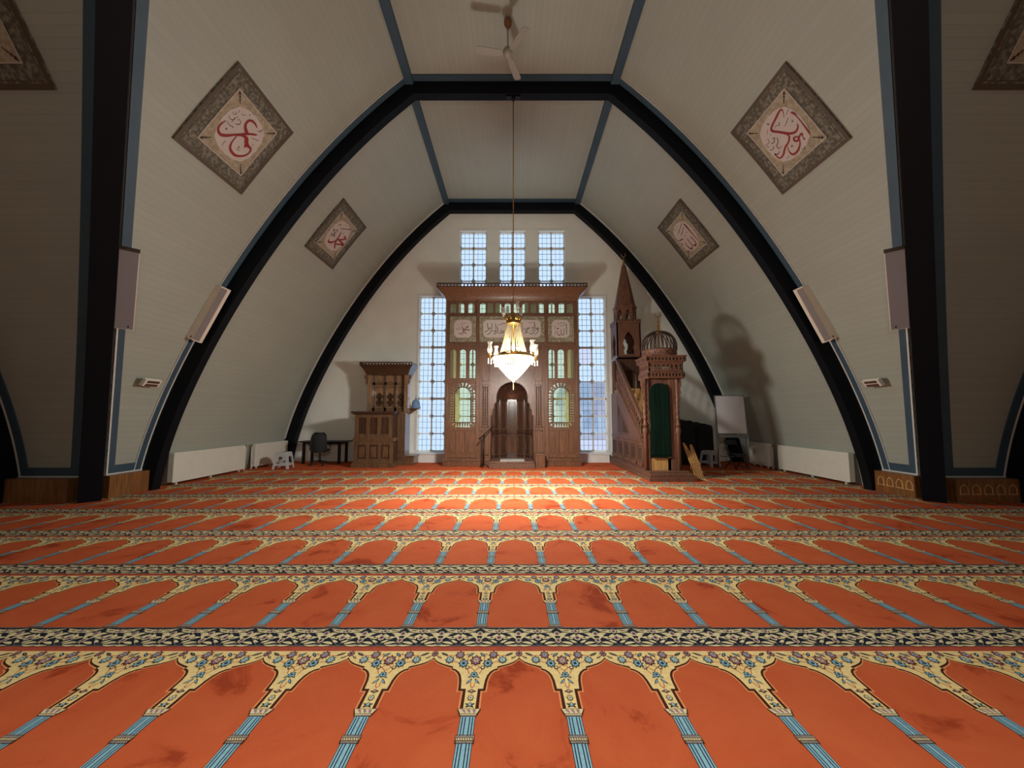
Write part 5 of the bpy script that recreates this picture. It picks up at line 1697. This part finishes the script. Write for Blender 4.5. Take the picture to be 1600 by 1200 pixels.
# ---------------------------------------------------------------- preaching chair on the left
def kursu():
    root = thing('preaching_chair', 'brown wooden preaching box with panelled front and corniced canopy left of the windows', 'pulpit', (-4.2, 12.2, 0))
    W = M['wood_pul']

    def panelled(name, x0, x1, z0, z1, y, n, d=.02, w=.06, inset=.03):
        """a framed front of n sunk panels"""
        b = MB()
        hl = []
        for k in range(n):
            a = x0 + w + (x1 - x0 - w) * k / n; c = x0 + (x1 - x0 - w) * (k + 1) / n
            hl.append(rect_loop(a, c, z0 + w, z1 - w))
        slab_xz(b, rect_loop(x0, x1, z0, z1), hl, y - d, y)
        b.build(name, W, root, bevel=.004)
        return hl

    # lower box
    b = MB(); b.box(-4.86, -3.58, 11.74, 12.6, 0, .12); b.box(-4.84, -3.60, 11.76, 12.6, .12, .16); b.build('plinth', W, root, bevel=.006)
    b = MB(); b.box(-4.80, -3.62, 11.80, 12.5, .16, .80); b.build('lower_box', M['wood_dark'], root)  # darker wood paints the shade in the gaps round the panels
    panelled('lower_front', -4.80, -3.62, .16, .78, 11.80, 3, .025, .10)
    for k in range(3):
        xa = -4.80 + .10 + (1.18 - .10) * k / 3 + .05; xb = -4.80 + (1.18 - .10) * (k + 1) / 3 - .05
        b = MB(); b.box(xa, xb, 11.785, 11.80, .31, .63)
        for (ox, oz) in ((0, .06), (0, -.06), (.05, 0), (-.05, 0)):
            b.obox(((xa + xb) / 2 + ox, 11.782, .47 + oz), (.03, 0, .03), (0, .006, 0), (-.03, 0, .03))
        b.build('carved_panel', M['wood_pul'], root, bevel=.004)
    b = MB(); b.box(-4.84, -3.58, 11.76, 12.5, .78, .90); b.build('waist_rail', W, root, bevel=.01)
    b = MB(); b.box(-4.80, -3.66, 11.81, 12.4, .90, 1.62); b.build('upper_box', M['wood_dark'], root)  # darker wood stands in for shade in the recessed panels
    panelled('upper_front', -4.80, -3.66, .90, 1.62, 11.81, 3, .03, .11)
    b = MB(); b.box(-4.90, -3.56, 11.70, 12.45, 1.64, 1.70); b.box(-4.86, -3.60, 11.74, 12.45, 1.60, 1.64); b.build('desk_top', M['wood_dark'], root, bevel=.008)
    # side with small panels and the entrance steps
    b = MB(); b.box(-3.66, -3.40, 12.30, 12.85, .0, 1.70)
    b.build('side_box', W, root)
    b = MB()
    for k in range(2):
        xa = -3.64 + .12 * k
        for (za, zb) in ((.86, 1.62), (.20, .78)):
            b.box(xa, xa + .02, 12.28, 12.30, za, zb); b.box(xa + .085, xa + .105, 12.28, 12.30, za, zb); b.box(xa, xa + .105, 12.28, 12.30, zb, zb + .02); b.box(xa, xa + .105, 12.28, 12.30, za - .02, za)
            for j in range(3): b.obox((xa + .052, 12.29, za + (zb - za) * (j + .5) / 3), (.025, 0, .025), (0, .008, 0), (-.025, 0, .025))
    b.build('side_moulding', W, root)
    b = MB(); b.box(-3.62, -3.14, 12.42, 13.2, 0, .26); b.box(-3.66, -3.10, 12.38, 13.2, .26, .30); b.build('entrance_step', W, root, bevel=.006)
    # high back with diamond carvings
    b = MB(); b.box(-4.72, -3.42, 12.75, 12.82, .2, 2.98); b.box(-4.74, -4.62, 12.55, 12.82, .2, 2.98); b.box(-3.53, -3.41, 12.55, 12.82, .2, 2.98)
    b.build('back_board', M['wood_stile'], root)
    b = MB()
    for x in (-4.58, -4.20, -3.86, -3.50): b.box(x - .04, x + .04, 12.70, 12.75, 1.70, 2.95)
    b.box(-4.62, -3.46, 12.70, 12.75, 2.58, 2.68); b.box(-4.62, -3.46, 12.70, 12.75, 1.70, 1.84)
    b.build('back_stile', M['wood_pul'], root, bevel=.006)
    b = MB()
    for x in (-4.39, -4.03, -3.68):
        for z in (2.00, 2.20):
            b.obox((x, 12.735, z), (.065, 0, .065), (0, .015, 0), (-.065, 0, .065))
            for (ox, oz) in ((.035, .035), (-.035, .035), (.035, -.035), (-.035, -.035)): b.obox((x + ox, 12.718, z + oz), (.02, 0, .02), (0, .008, 0), (-.02, 0, .02))
        b.box(x - .12, x + .12, 12.73, 12.75, 1.88, 1.90); b.box(x - .12, x + .12, 12.73, 12.75, 2.50, 2.52)
    b.build('diamond_carving', M['wood_dark'], root)
    b = MB()
    z0, z1 = 2.90, 3.20
    loops = []
    for i in range(6):
        e = i / 5
        o = .15 * (1 - math.cos(e * PI / 2)) + (.02 if i else 0)
        loops.append([(-4.76 - o, 12.50 - o, z0 + (z1 - z0) * e), (-3.40 + o, 12.50 - o, z0 + (z1 - z0) * e), (-3.40 + o, 13.08, z0 + (z1 - z0) * e), (-4.76 - o, 13.08, z0 + (z1 - z0) * e)])
    b.loft(loops, True)
    b.build('cornice', M['wood_dark'], root)
    b = MB()
    xa, xb = -4.93, -3.23
    nh = 17
    topo = [(xa, z1), (xb, z1)]
    for k in range(nh):
        x = xb - (xb - xa) * (k + .5) / nh
        topo += [(x + .045, z1 + .09), (x + .02, z1 + .11), (x - .02, z1 + .11), (x - .045, z1 + .09)]
    slab_xz(b, topo, [circ_loop(xa + (xb - xa) * (k + .5) / nh, z1 + .05, .032, 8) for k in range(nh)], 12.32, 12.35)
    for xx in (xa, xb - .03): b.box(xx, xx + .03, 12.32, 13.08, z1, z1 + .10)
    b.build('cresting', M['wood_dark'], root)
    for (xx, s) in ((-4.76, -1), (-3.40, 1)):
        b = MB()
        b.prism([(xx, 12.56, 2.90), (xx + s * .10, 12.56, 2.90), (xx + s * .09, 12.56, 2.80), (xx + s * .04, 12.56, 2.74), (xx + s * .05, 12.56, 2.66), (xx, 12.56, 2.58)], (0, .05, 0))
        b.build('bracket', W, root)
    b = MB(); b.box(-3.40, -3.06, 12.60, 12.86, 1.78, 1.81); b.prism([(-3.40, 12.72, 1.78), (-3.12, 12.72, 1.78), (-3.40, 12.72, 1.60)], (0, .02, 0)); b.build('side_shelf', W, root)
    return root


kursu()
hat = thing('hat', 'pale blue domed cloth hat resting on the preaching box side shelf', 'hat', (-3.18, 12.72, 1.81))
mb = MB()
mb.lathe([(.13, 1.81), (.135, 1.85), (.125, 1.93), (.13, 1.99), (.10, 2.05), (.05, 2.10), (.02, 2.13), (.028, 2.16), (.004, 2.18)], (-3.18, 12.72, 0), 20)
mb.build('crown', M['cap_blue'], hat)
mb = MB(); mb.lathe([(.136, 1.812), (.150, 1.82), (.150, 1.87), (.138, 1.89)], (-3.18, 12.72, 0), 20); mb.build('rolled_brim', M['cap_blue'], hat)
mb = MB()
n = 30
for i in range(n):
    t = i / (n - 1)
    a = PI + PI * t
    x = -3.10 + .035 * math.cos(2 * PI * t); z = 1.60 + .21 * math.cos(2 * PI * t)
    mb.ball((x - .02, 12.585, z - .01), .008, 6, 4)
tag(mb.build('prayer_beads', M['wood_light'], loc=(-3.12, 12.585, 1.78)), 'string of pale prayer beads hanging from the shelf under the blue hat', 'prayer beads')

# ---------------------------------------------------------------- desk and office chair
dk = thing('desk', 'black office desk against the gable wall left of the preaching box', 'desk', (-6.22, 12.95, 0))
mb = MB(); mb.box(-7.02, -5.42, 12.62, 13.30, .70, .73); mb.build('desk_top', M['black'], dk, bevel=.004)
for x in (-6.80, -5.64):
    for y in (12.68, 13.22):
        mb = MB(); mb.box(x - .04, x + .04, y - .03, y + .03, 0, .70); mb.build('leg', M['black_metal'], dk)
mb = MB(); mb.box(-6.8, -5.64, 12.93, 12.97, .62, .68)
for x in (-6.80, -5.64): mb.box(x - .03, x + .03, 12.68, 13.22, .64, .68)
mb.build('under_frame', M['black_metal'], dk)

ch = thing('office_chair', 'black mesh backed swivel office chair standing at the desk', 'chair', (-6.14, 12.42, 0))
cx, cy = -6.14, 12.42
R = Matrix.Translation((cx, cy, 0)) @ Matrix.Rotation(math.radians(8), 4, 'Z')
def CB():
    b = MB(); b.xf = R; return b
b = CB()
rows = []
for i in range(13):
    t = i / 12
    z = .42 + .60 * t
    hw_ = .235 * (1 - .30 * t ** 5) * (.86 + .14 * min(1, t * 4)) * (1 if t < .93 else .80)
    yy = -.22 - .05 * math.sin(PI * t)
    rows.append([(hw_ * (2 * j / 12 - 1), yy + .10 * (2 * j / 12 - 1) ** 2, z) for j in range(13)])
b.loft(rows, False, True, False)
b.build('backrest', M['mesh_black'], ch, solid=.025)
b = CB()
edge = [r[0] for r in rows] + rows[-1] + [r[-1] for r in reversed(rows)] + list(reversed(rows[0]))
b.tube(edge, .020, 6); b.build('back_frame', M['black'], ch)
b = CB()
b.loft([[(x * .98, y, .44) for x, y in ((-.24, -.20), (.24, -.20), (.25, .22), (-.25, .22))], [(x, y, .50) for x, y in ((-.23, -.20), (.23, -.20), (.25, .24), (-.25, .24))]], True)
b.build('seat', M['cloth_black'], ch, bevel=.02)
for s in (-1, 1):
    b = CB(); b.tube([(s * .24, -.02, .44), (s * .30, -.02, .48), (s * .30, -.02, .62)], .016, 8); b.box(s * .30 - .035, s * .30 + .035, -.14, .14, .62, .65); b.build('armrest', M['black'], ch)
b = CB(); b.tube([(0, 0, .10), (0, 0, .26)], .030, 12); b.tube([(0, 0, .26), (0, 0, .44)], .020, 12); b.build('gas_lift', M['black_metal'], ch)
b = CB(); b.tube([(.1, 0, .42), (.28, .03, .39)], .010, 6); b.build('lever', M['black_metal'], ch)
for k in range(5):
    a = 2 * PI * k / 5 + .3
    b = CB(); b.tube([(0, 0, .12), (.16 * math.cos(a), .16 * math.sin(a), .11), (.31 * math.cos(a), .31 * math.sin(a), .075)], [.028, .022, .016], 8)
    sp = b.build('base_spoke', M['black'], ch)
    b = CB(); b.tube([(.31 * math.cos(a) - .022 * math.sin(a), .31 * math.sin(a) + .022 * math.cos(a), .032), (.31 * math.cos(a) + .022 * math.sin(a), .31 * math.sin(a) - .022 * math.cos(a), .032)], .032, 10); b.build('castor', M['black'], sp)


# ---------------------------------------------------------------- plastic stools
def stool(loc, rz, label):
    root = thing('plastic_stool', label, 'stool', loc, 'pale grey plastic stools')
    X = Matrix.Translation(loc) @ Matrix.Rotation(rz, 4, 'Z')
    b = MB(); b.xf = X
    def sq(h, z, r=.05):
        L = []
        for (sx, sy, a0) in ((1, 1, 0), (-1, 1, 90), (-1, -1, 180), (1, -1, 270)):
            for k in range(4):
                a = math.radians(a0 + 30 * k); L.append((sx * (h - r) + r * math.cos(a), sy * (h - r) + r * math.sin(a), z))
        return L
    b.loft([sq(.165, .44), sq(.17, .445), sq(.168, .475), sq(.155, .485)], True)
    b.build('seat', M['grey_plastic'], root)
    for s in (-1, 1):
        for (q, e, za, zb, nm) in ((.168, .15, .36, .44, 'apron'), (.195, .19, .10, .16, 'stretcher')):
            b = MB(); b.xf = X; b.box(-e, e, s * q - .008, s * q + .008, za, zb); b.build(nm, M['grey_plastic'], root)
            b = MB(); b.xf = X; b.box(s * q - .008, s * q + .008, -e, e, za, zb); b.build(nm, M['grey_plastic'], root)
    for (sx, sy) in ((-1, -1), (1, -1), (1, 1), (-1, 1)):
        b = MB(); b.xf = X
        def L_(h, w, z): return [(sx * h, sy * h, z), (sx * (h - w), sy * h, z), (sx * (h - w), sy * (h - .02), z), (sx * (h - .02), sy * (h - .02), z), (sx * (h - .02), sy * (h - w), z), (sx * h, sy * (h - w), z)]
        b.loft([L_(.225, .06, 0), L_(.17, .08, .45)], True)
        b.build('leg', M['grey_plastic'], root)
    return root


stool((-6.82, 11.62, 0), .15, 'pale grey plastic stool by the left radiator near the desk')
stool((6.16, 12.12, 0), .5, 'pale grey plastic stool between black covers and folding chair on the right')


# ---------------------------------------------------------------- radiators along both side walls
def radiator(sx, y0, y1, label, valve_end):
    x1 = sx * 7.73; x0 = sx * 7.60
    root = thing('radiator', label, 'radiator', (sx * 7.67, (y0 + y1) / 2, 0), 'white panel radiators under the curved walls')
    a, c = sorted((x0, x1))
    b = MB()
    b.box(min(x0, x0 + sx * .02), max(x0, x0 + sx * .02), y0, y1, .06, .72)
    b.build('front_panel', M['cream_metal'], root, bevel=.006)
    b = MB(); b.box(min(x1, x1 - sx * .02), max(x1, x1 - sx * .02), y0 + .02, y1 - .02, .07, .71); b.build('rear_panel', M['cream_metal'], root)
    b = MB(); b.box(a + .02, c - .02, y0 + .01, y1 - .01, .69, .725)
    for k in range(int((y1 - y0) / .06)): b.box(a + .025, c - .025, y0 + .03 + .06 * k, y0 + .05 + .06 * k, .725, .729)
    b.build('top_grille', M['cream_metal'], root)
    for yy in (y0, y1):
        b = MB(); b.box(a + .005, c - .005, yy - .012, yy + .012, .07, .715); b.build('end_cover', M['cream_metal'], root, bevel=.003)
    for yy in (y0 + .15, (y0 + y1) / 2, y1 - .15):
        b = MB(); b.box((x0 + x1) / 2 - .02, (x0 + x1) / 2 + .02, yy - .02, yy + .02, 0, .08); b.build('foot', M['cream_metal'], root)
    yv = y0 if valve_end < 0 else y1
    s = valve_end
    xm = (x0 + x1) / 2
    b = MB(); b.tube([(xm, yv + s * .01, .66), (xm, yv + s * .09, .66), (xm, yv + s * .09, .0)], .014, 8); b.tube([(xm, yv + s * .01, .12), (xm, yv + s * .05, .12), (xm, yv + s * .05, 0)], .012, 8)
    b.build('pipe', M['cream_metal'], root)
    b = MB(); b.tube([(xm, yv + s * .09, .66), (xm, yv + s * .09, .74)], .024, 10); b.build('valve', M['chrome'], root)


radiator(-1, 8.76, 11.08, 'long white panel radiator low on the left wall, nearer the arch', 1)
radiator(-1, 11.52, 13.15, 'white panel radiator low on the left wall, next to the desk corner', -1)
radiator(1, 8.80, 11.10, 'long white panel radiator low on the right wall, nearer the arch', 1)
radiator(1, 11.50, 12.45, 'short white panel radiator low on the right wall, beside the flip chart', -1)


# ---------------------------------------------------------------- column loudspeakers
def speaker(name, p0, p1, wdir, n, width, depth, front, label, two_tone=False):
    """tall box from p0 (foot) to p1 (head); n points out of its front"""
    p0, p1 = Vector(p0), Vector(p1)
    ax = (p1 - p0); L = ax.length; ax.normalize()
    n = Vector(n); n = (n - ax * n.dot(ax)).normalized()
    w = ax.cross(n).normalized()
    if w.dot(Vector(wdir)) < 0: w = -w
    c = (p0 + p1) / 2
    root = thing('loudspeaker', label, 'loudspeaker', tuple(c), 'slim column loudspeakers on the ribs')
    b = MB()
    if two_tone:                          # chamfered cabinet: cream face, grey grille on the slanted side
        pl = [(-width / 2, 0), (-width / 2, depth), (width * .12, depth), (width / 2, depth * .45), (width / 2, 0)]
    else:
        pl = [(-width / 2, 0), (-width / 2, depth), (width / 2, depth), (width / 2, 0)]
    b.loft([[c + ax * s * L / 2 + w * u + n * v for u, v in pl] for s in (-1, 1)], True)
    b.build('cabinet', M['spk_cream'], root, bevel=.006)
    b = MB()
    e = .002
    if two_tone:
        q = [(width * .12 + .01, depth + e - .004), (width / 2 + e, depth * .45 + .02)]
        b.add([c + ax * s * (L / 2 - .03) + w * (u) + n * (v + .004) for s in (-1, 1) for u, v in q], [(0, 1, 3, 2)])
        b.build('grille', M['grille'], root, solid=.002)
    else:
        b.obox(c + n * (depth + .004), w * (width / 2 - .008), n * .004, ax * (L / 2 - .012))
        b.build('grille', front, root)
        b2 = MB(); b2.obox(c + ax * (L / 2 - .006) + n * depth * .5, w * (width / 2 + .003), n * (depth / 2 + .003), ax * .008)
        b2.build('end_cap', M['frame_edge'], root)
    b = MB(); b.obox(c - n * .03, w * .05, n * .035, ax * .12); b.build('bracket', M['black_metal'], root)
    b = MB(); b.obox(c - ax * (L / 2 - .06) + n * (depth + .006) + (w * width * .2 if not two_tone else w * -width * .1), w * .014, n * .003, ax * .014); b.build('badge', M['black'], root)
    return root


for sx, sd in ((-1, 'left'), (1, 'right')):
    speaker('loudspeaker', (sx * 6.76, 8.13, 3.16), (sx * 6.20, 8.13, 4.32), (-sx, 0, 0), (0, -1, 0), .25, .16, None, 'cream column loudspeaker on the chandelier arch, %s side' % sd, True)
    g = lambda z: Vector((sx * P(z), C0 + P(z), z))
    sdv = Vector((-sx, 1, 0)).normalized()
    # beside the diagonal rib, on the chandelier's side of it
    q0, q1 = g(3.12), g(4.24)
    nn_ = Vector((-sx, -1, -.25)).normalized()
    off = Vector((sx, 1, 0)).normalized() * 0
    sde = Vector((sx * 1, 1, 0)).normalized()
    along = Vector((-sx * -1, 1, 0)).normalized()
    side = Vector((-sx * -1.0, 0, 0))
    lat = Vector((sx * 0.7071 * 1, 0.7071, 0))       # outward
    tang = Vector((-sx * -0.7071 * -1, 0.7071, 0))   # along the corner, towards the arch
    speaker('loudspeaker', q0 + tang * .27 + nn_ * .14, q1 + tang * .27 + nn_ * .14, tang, nn_, .23, .15, M['spk_mauve'], 'grey mauve column loudspeaker beside the diagonal rib, %s side' % sd)

# ---------------------------------------------------------------- infrared heaters
for sx, sd in ((-1, 'left'), (1, 'right')):
    zc = 2.27
    o = Vector((sx * (P(zc) - .03), 7.58, zc))
    root = thing('wall_heater', 'small white infrared heater with two dark grilles high on the %s wall panel' % sd, 'heater', tuple(o), 'infrared wall heaters')
    k = math.sqrt(1 + dP(zc) ** 2)
    nrm = Vector((-sx / k, 0, dP(zc) / k)); up = Vector((sx * dP(zc) / k, 0, 1 / k)); ya = Vector((0, 1, 0))
    nrm = (nrm + Vector((0, 0, -.25))).normalized(); up = (up - nrm * up.dot(nrm)).normalized()
    c = o + nrm * .10
    b = MB()
    b.loft([[c + ya * s * .175 + up * u + nrm * v for u, v in ((-.08, -.03), (.08, -.03), (.085, .0), (.07, .045), (-.07, .045), (-.085, 0))] for s in (-1, 1)], True)
    b.build('housing', M['cream_metal'], root, bevel=.006)
    for s in (-1, 1):
        b = MB(); b.obox(c + up * s * .036 + nrm * .047, ya * .13, up * .026, nrm * .004)
        b.build('grille', M['heater_red'], root)
    b = MB(); b.tube([c - nrm * .03, c - nrm * .10], .015, 8); b.build('bracket', M['cream_metal'], root)

# ---------------------------------------------------------------- ceiling fan
fx, fy, fz = -.08, 6.85, 8.52
fan = thing('ceiling_fan', 'cream three bladed ceiling fan below the flat boarded ceiling', 'ceiling fan', (fx, fy, fz))
mb = MB(); mb.lathe([(.035, 9.06), (.075, 9.14), (.08, 9.20), (.06, 9.235)], (fx, fy, 0), 16); mb.build('canopy', M['wood_orange'], fan)
mb = MB(); mb.tube([(fx, fy, 9.1), (fx, fy, 8.6)], .014, 8); mb.build('down_rod', M['fan_white'], fan)
mb = MB(); mb.lathe([(.03, 8.63), (.085, 8.60), (.10, 8.55), (.09, 8.50), (.05, 8.47), (.01, 8.465)], (fx, fy, 0), 20); mb.build('motor', M['fan_white'], fan)
for (dx, dy) in ((.34, -.49), (.20, .56), (-.54, -.07)):
    a = math.atan2(dy, dx)
    d = Vector((math.cos(a), math.sin(a), 0)); s = Vector((-d.y, d.x, 0)); c = Vector((fx, fy, fz))
    mb = MB()
    pl = [(.10, -.025), (.15, -.06), (.56, -.075), (.61, -.05), (.61, .05), (.56, .075), (.15, .06), (.10, .025)]
    tilt = Vector((0, 0, .15))
    mb.loft([[c + d * u + s * v + Vector((0, 0, .12 * v + zo)) for u, v in pl] for zo in (-.004, .004)], True)
    mb.build('blade', M['fan_white'], fan)

# ---------------------------------------------------------------- things in the right corner
fl = thing('flip_chart', 'white flip chart board on a grey metal stand before the right wall', 'whiteboard', (6.63, 11.75, 0))
bc = Vector((6.65, 11.72, 1.60)); wv = Vector((.99, -.10, 0)).normalized(); uv_ = Vector((.01, .10, 1)).normalized(); nv_ = wv.cross(uv_).normalized()
mb = MB(); mb.obox(bc, wv * .42, nv_ * .012, uv_ * .575); mb.build('board', M['board_white'], fl, bevel=.004)
mb = MB()
for s in (-1, 1):
    mb.obox(bc + wv * s * .425, wv * .012, nv_ * .016, uv_ * .585)
    mb.obox(bc + uv_ * s * .58, wv * .43, nv_ * .016, uv_ * .012)
mb.build('board_frame', M['grey_metal'], fl)
mb = MB(); mb.obox(bc - uv_ * .65 + nv_ * .02, wv * .42, nv_ * .035, uv_ * .045); mb.build('pen_tray', M['grey_metal'], fl)
for s in (-1, 1):
    mb = MB(); q = bc + wv * s * .40 - nv_ * .02
    mb.tube([q - uv_ * .6, Vector((q.x, q.y + .02, .04))], .016, 8); mb.build('leg', M['grey_metal'], fl)
    mb = MB(); mb.tube([(q.x, q.y - .32, .02), (q.x, q.y + .36, .02)], .018, 8); mb.build('foot', M['grey_metal'], fl)
mb = MB(); mb.tube([bc - wv * .40 - uv_ * 1.25, bc + wv * .40 - uv_ * 1.25], .014, 8); mb.build('cross_bar', M['grey_metal'], fl)

fc = thing('folding_chair', 'black folding chair with slatted back below the flip chart', 'chair', (6.60, 11.45, 0))
X = Matrix.Translation((6.60, 11.45, 0)) @ Matrix.Rotation(math.radians(12), 4, 'Z')
def FB():
    b = MB(); b.xf = X; return b
for s in (-1, 1):
    b = FB(); b.tube([(s * .20, .20, .84), (s * .205, .06, .42), (s * .21, -.24, .02)], .013, 8); b.build('front_leg', M['black_metal'], fc)
    b = FB(); b.tube([(s * .18, -.14, .42), (s * .185, .22, .02)], .012, 8); b.build('rear_leg', M['black_metal'], fc)
b = FB(); b.obox((0, -.02, .425), (.19, 0, 0), (0, .19, .005), (0, 0, .012)); b.build('seat', M['black'], fc, bevel=.006)
b = FB(); b.obox((0, .185, .78), (.20, 0, 0), (0, .010, 0), (0, .03, .075)); b.build('backrest', M['black'], fc, bevel=.006)
b = FB(); b.tube([(-.2, .20, .84), (.2, .20, .84)], .013, 8); b.build('top_rail', M['black_metal'], fc)
for (w_, y_, z_) in ((.207, -.10, .22), (.185, .12, .14)):
    b = FB(); b.tube([(-w_, y_, z_), (w_, y_, z_)], .009, 6); b.build('stretcher', M['black_metal'], fc)


def cover(loc, w, d, h, rz, label, seed):
    """a tall stack hidden under a loose black cloth"""
    rng = random.Random(seed)
    X = Matrix.Translation(loc) @ Matrix.Rotation(rz, 4, 'Z')
    b = MB(); b.xf = X
    n = 40
    loops = []
    for i in range(14):
        t = i / 13
        z = h * t
        L = []
        for k in range(n):
            a = 2 * PI * k / n
            e = 5.0
            ca, sa = math.cos(a), math.sin(a)
            q = (abs(ca) ** e + abs(sa) ** e) ** (-1 / e)
            fold = 1 + (.05 * math.sin(a * 9 + seed) + .03 * math.sin(a * 17 + 2 * seed)) * (1 - t) ** 1.2
            sh = 1 - .03 * t
            top = .0
            if t > .92: sh *= 1 - (t - .92) * 1.0
            x = w / 2 * q * ca * fold * sh
            y = d / 2 * q * sa * fold * sh
            zz = z + (.04 * math.sin(2.2 * x / w * PI + seed) + .05 * (y / d)) * t ** 3
            L.append((x, y, zz))
        loops.append(L)
    b.loft(loops, True, True)
    o = b.build('covered_stack', M['cloth_black'], None, loc=loc)
    tag(o, label, 'covered stack', 'stacks under black cloth in the right corner')


cover((5.62, 12.75, 0), .62, .70, 1.40, .1, 'stack under black cloth, taller one right behind the stair pulpit', 1)
cover((6.27, 12.78, 0), .55, .66, 1.30, -.05, 'stack under black cloth, lower one nearer the flip chart', 2.3)

# ---------------------------------------------------------------- outside the windows
ho = thing('house', 'grey house seen blurred through the right hand tall window', 'house', (8.5, 33, -.3))
mb = MB(); mb.box(4.6, 14, 30, 38, -.3, 2.6); mb.build('wall', M['house'], ho)
mb = MB(); mb.prism([(4.3, 29.6, 2.6), (4.3, 34, 4.6), (4.3, 38.4, 2.6)], (10, 0, 0)); mb.build('roof', M['slate'], ho)
for x in (5.6, 7.2, 9.0):
    mb = MB(); mb.box(x, x + 1.0, 29.93, 30.0, .6, 2.0); mb.build('window', M['slate'], ho)
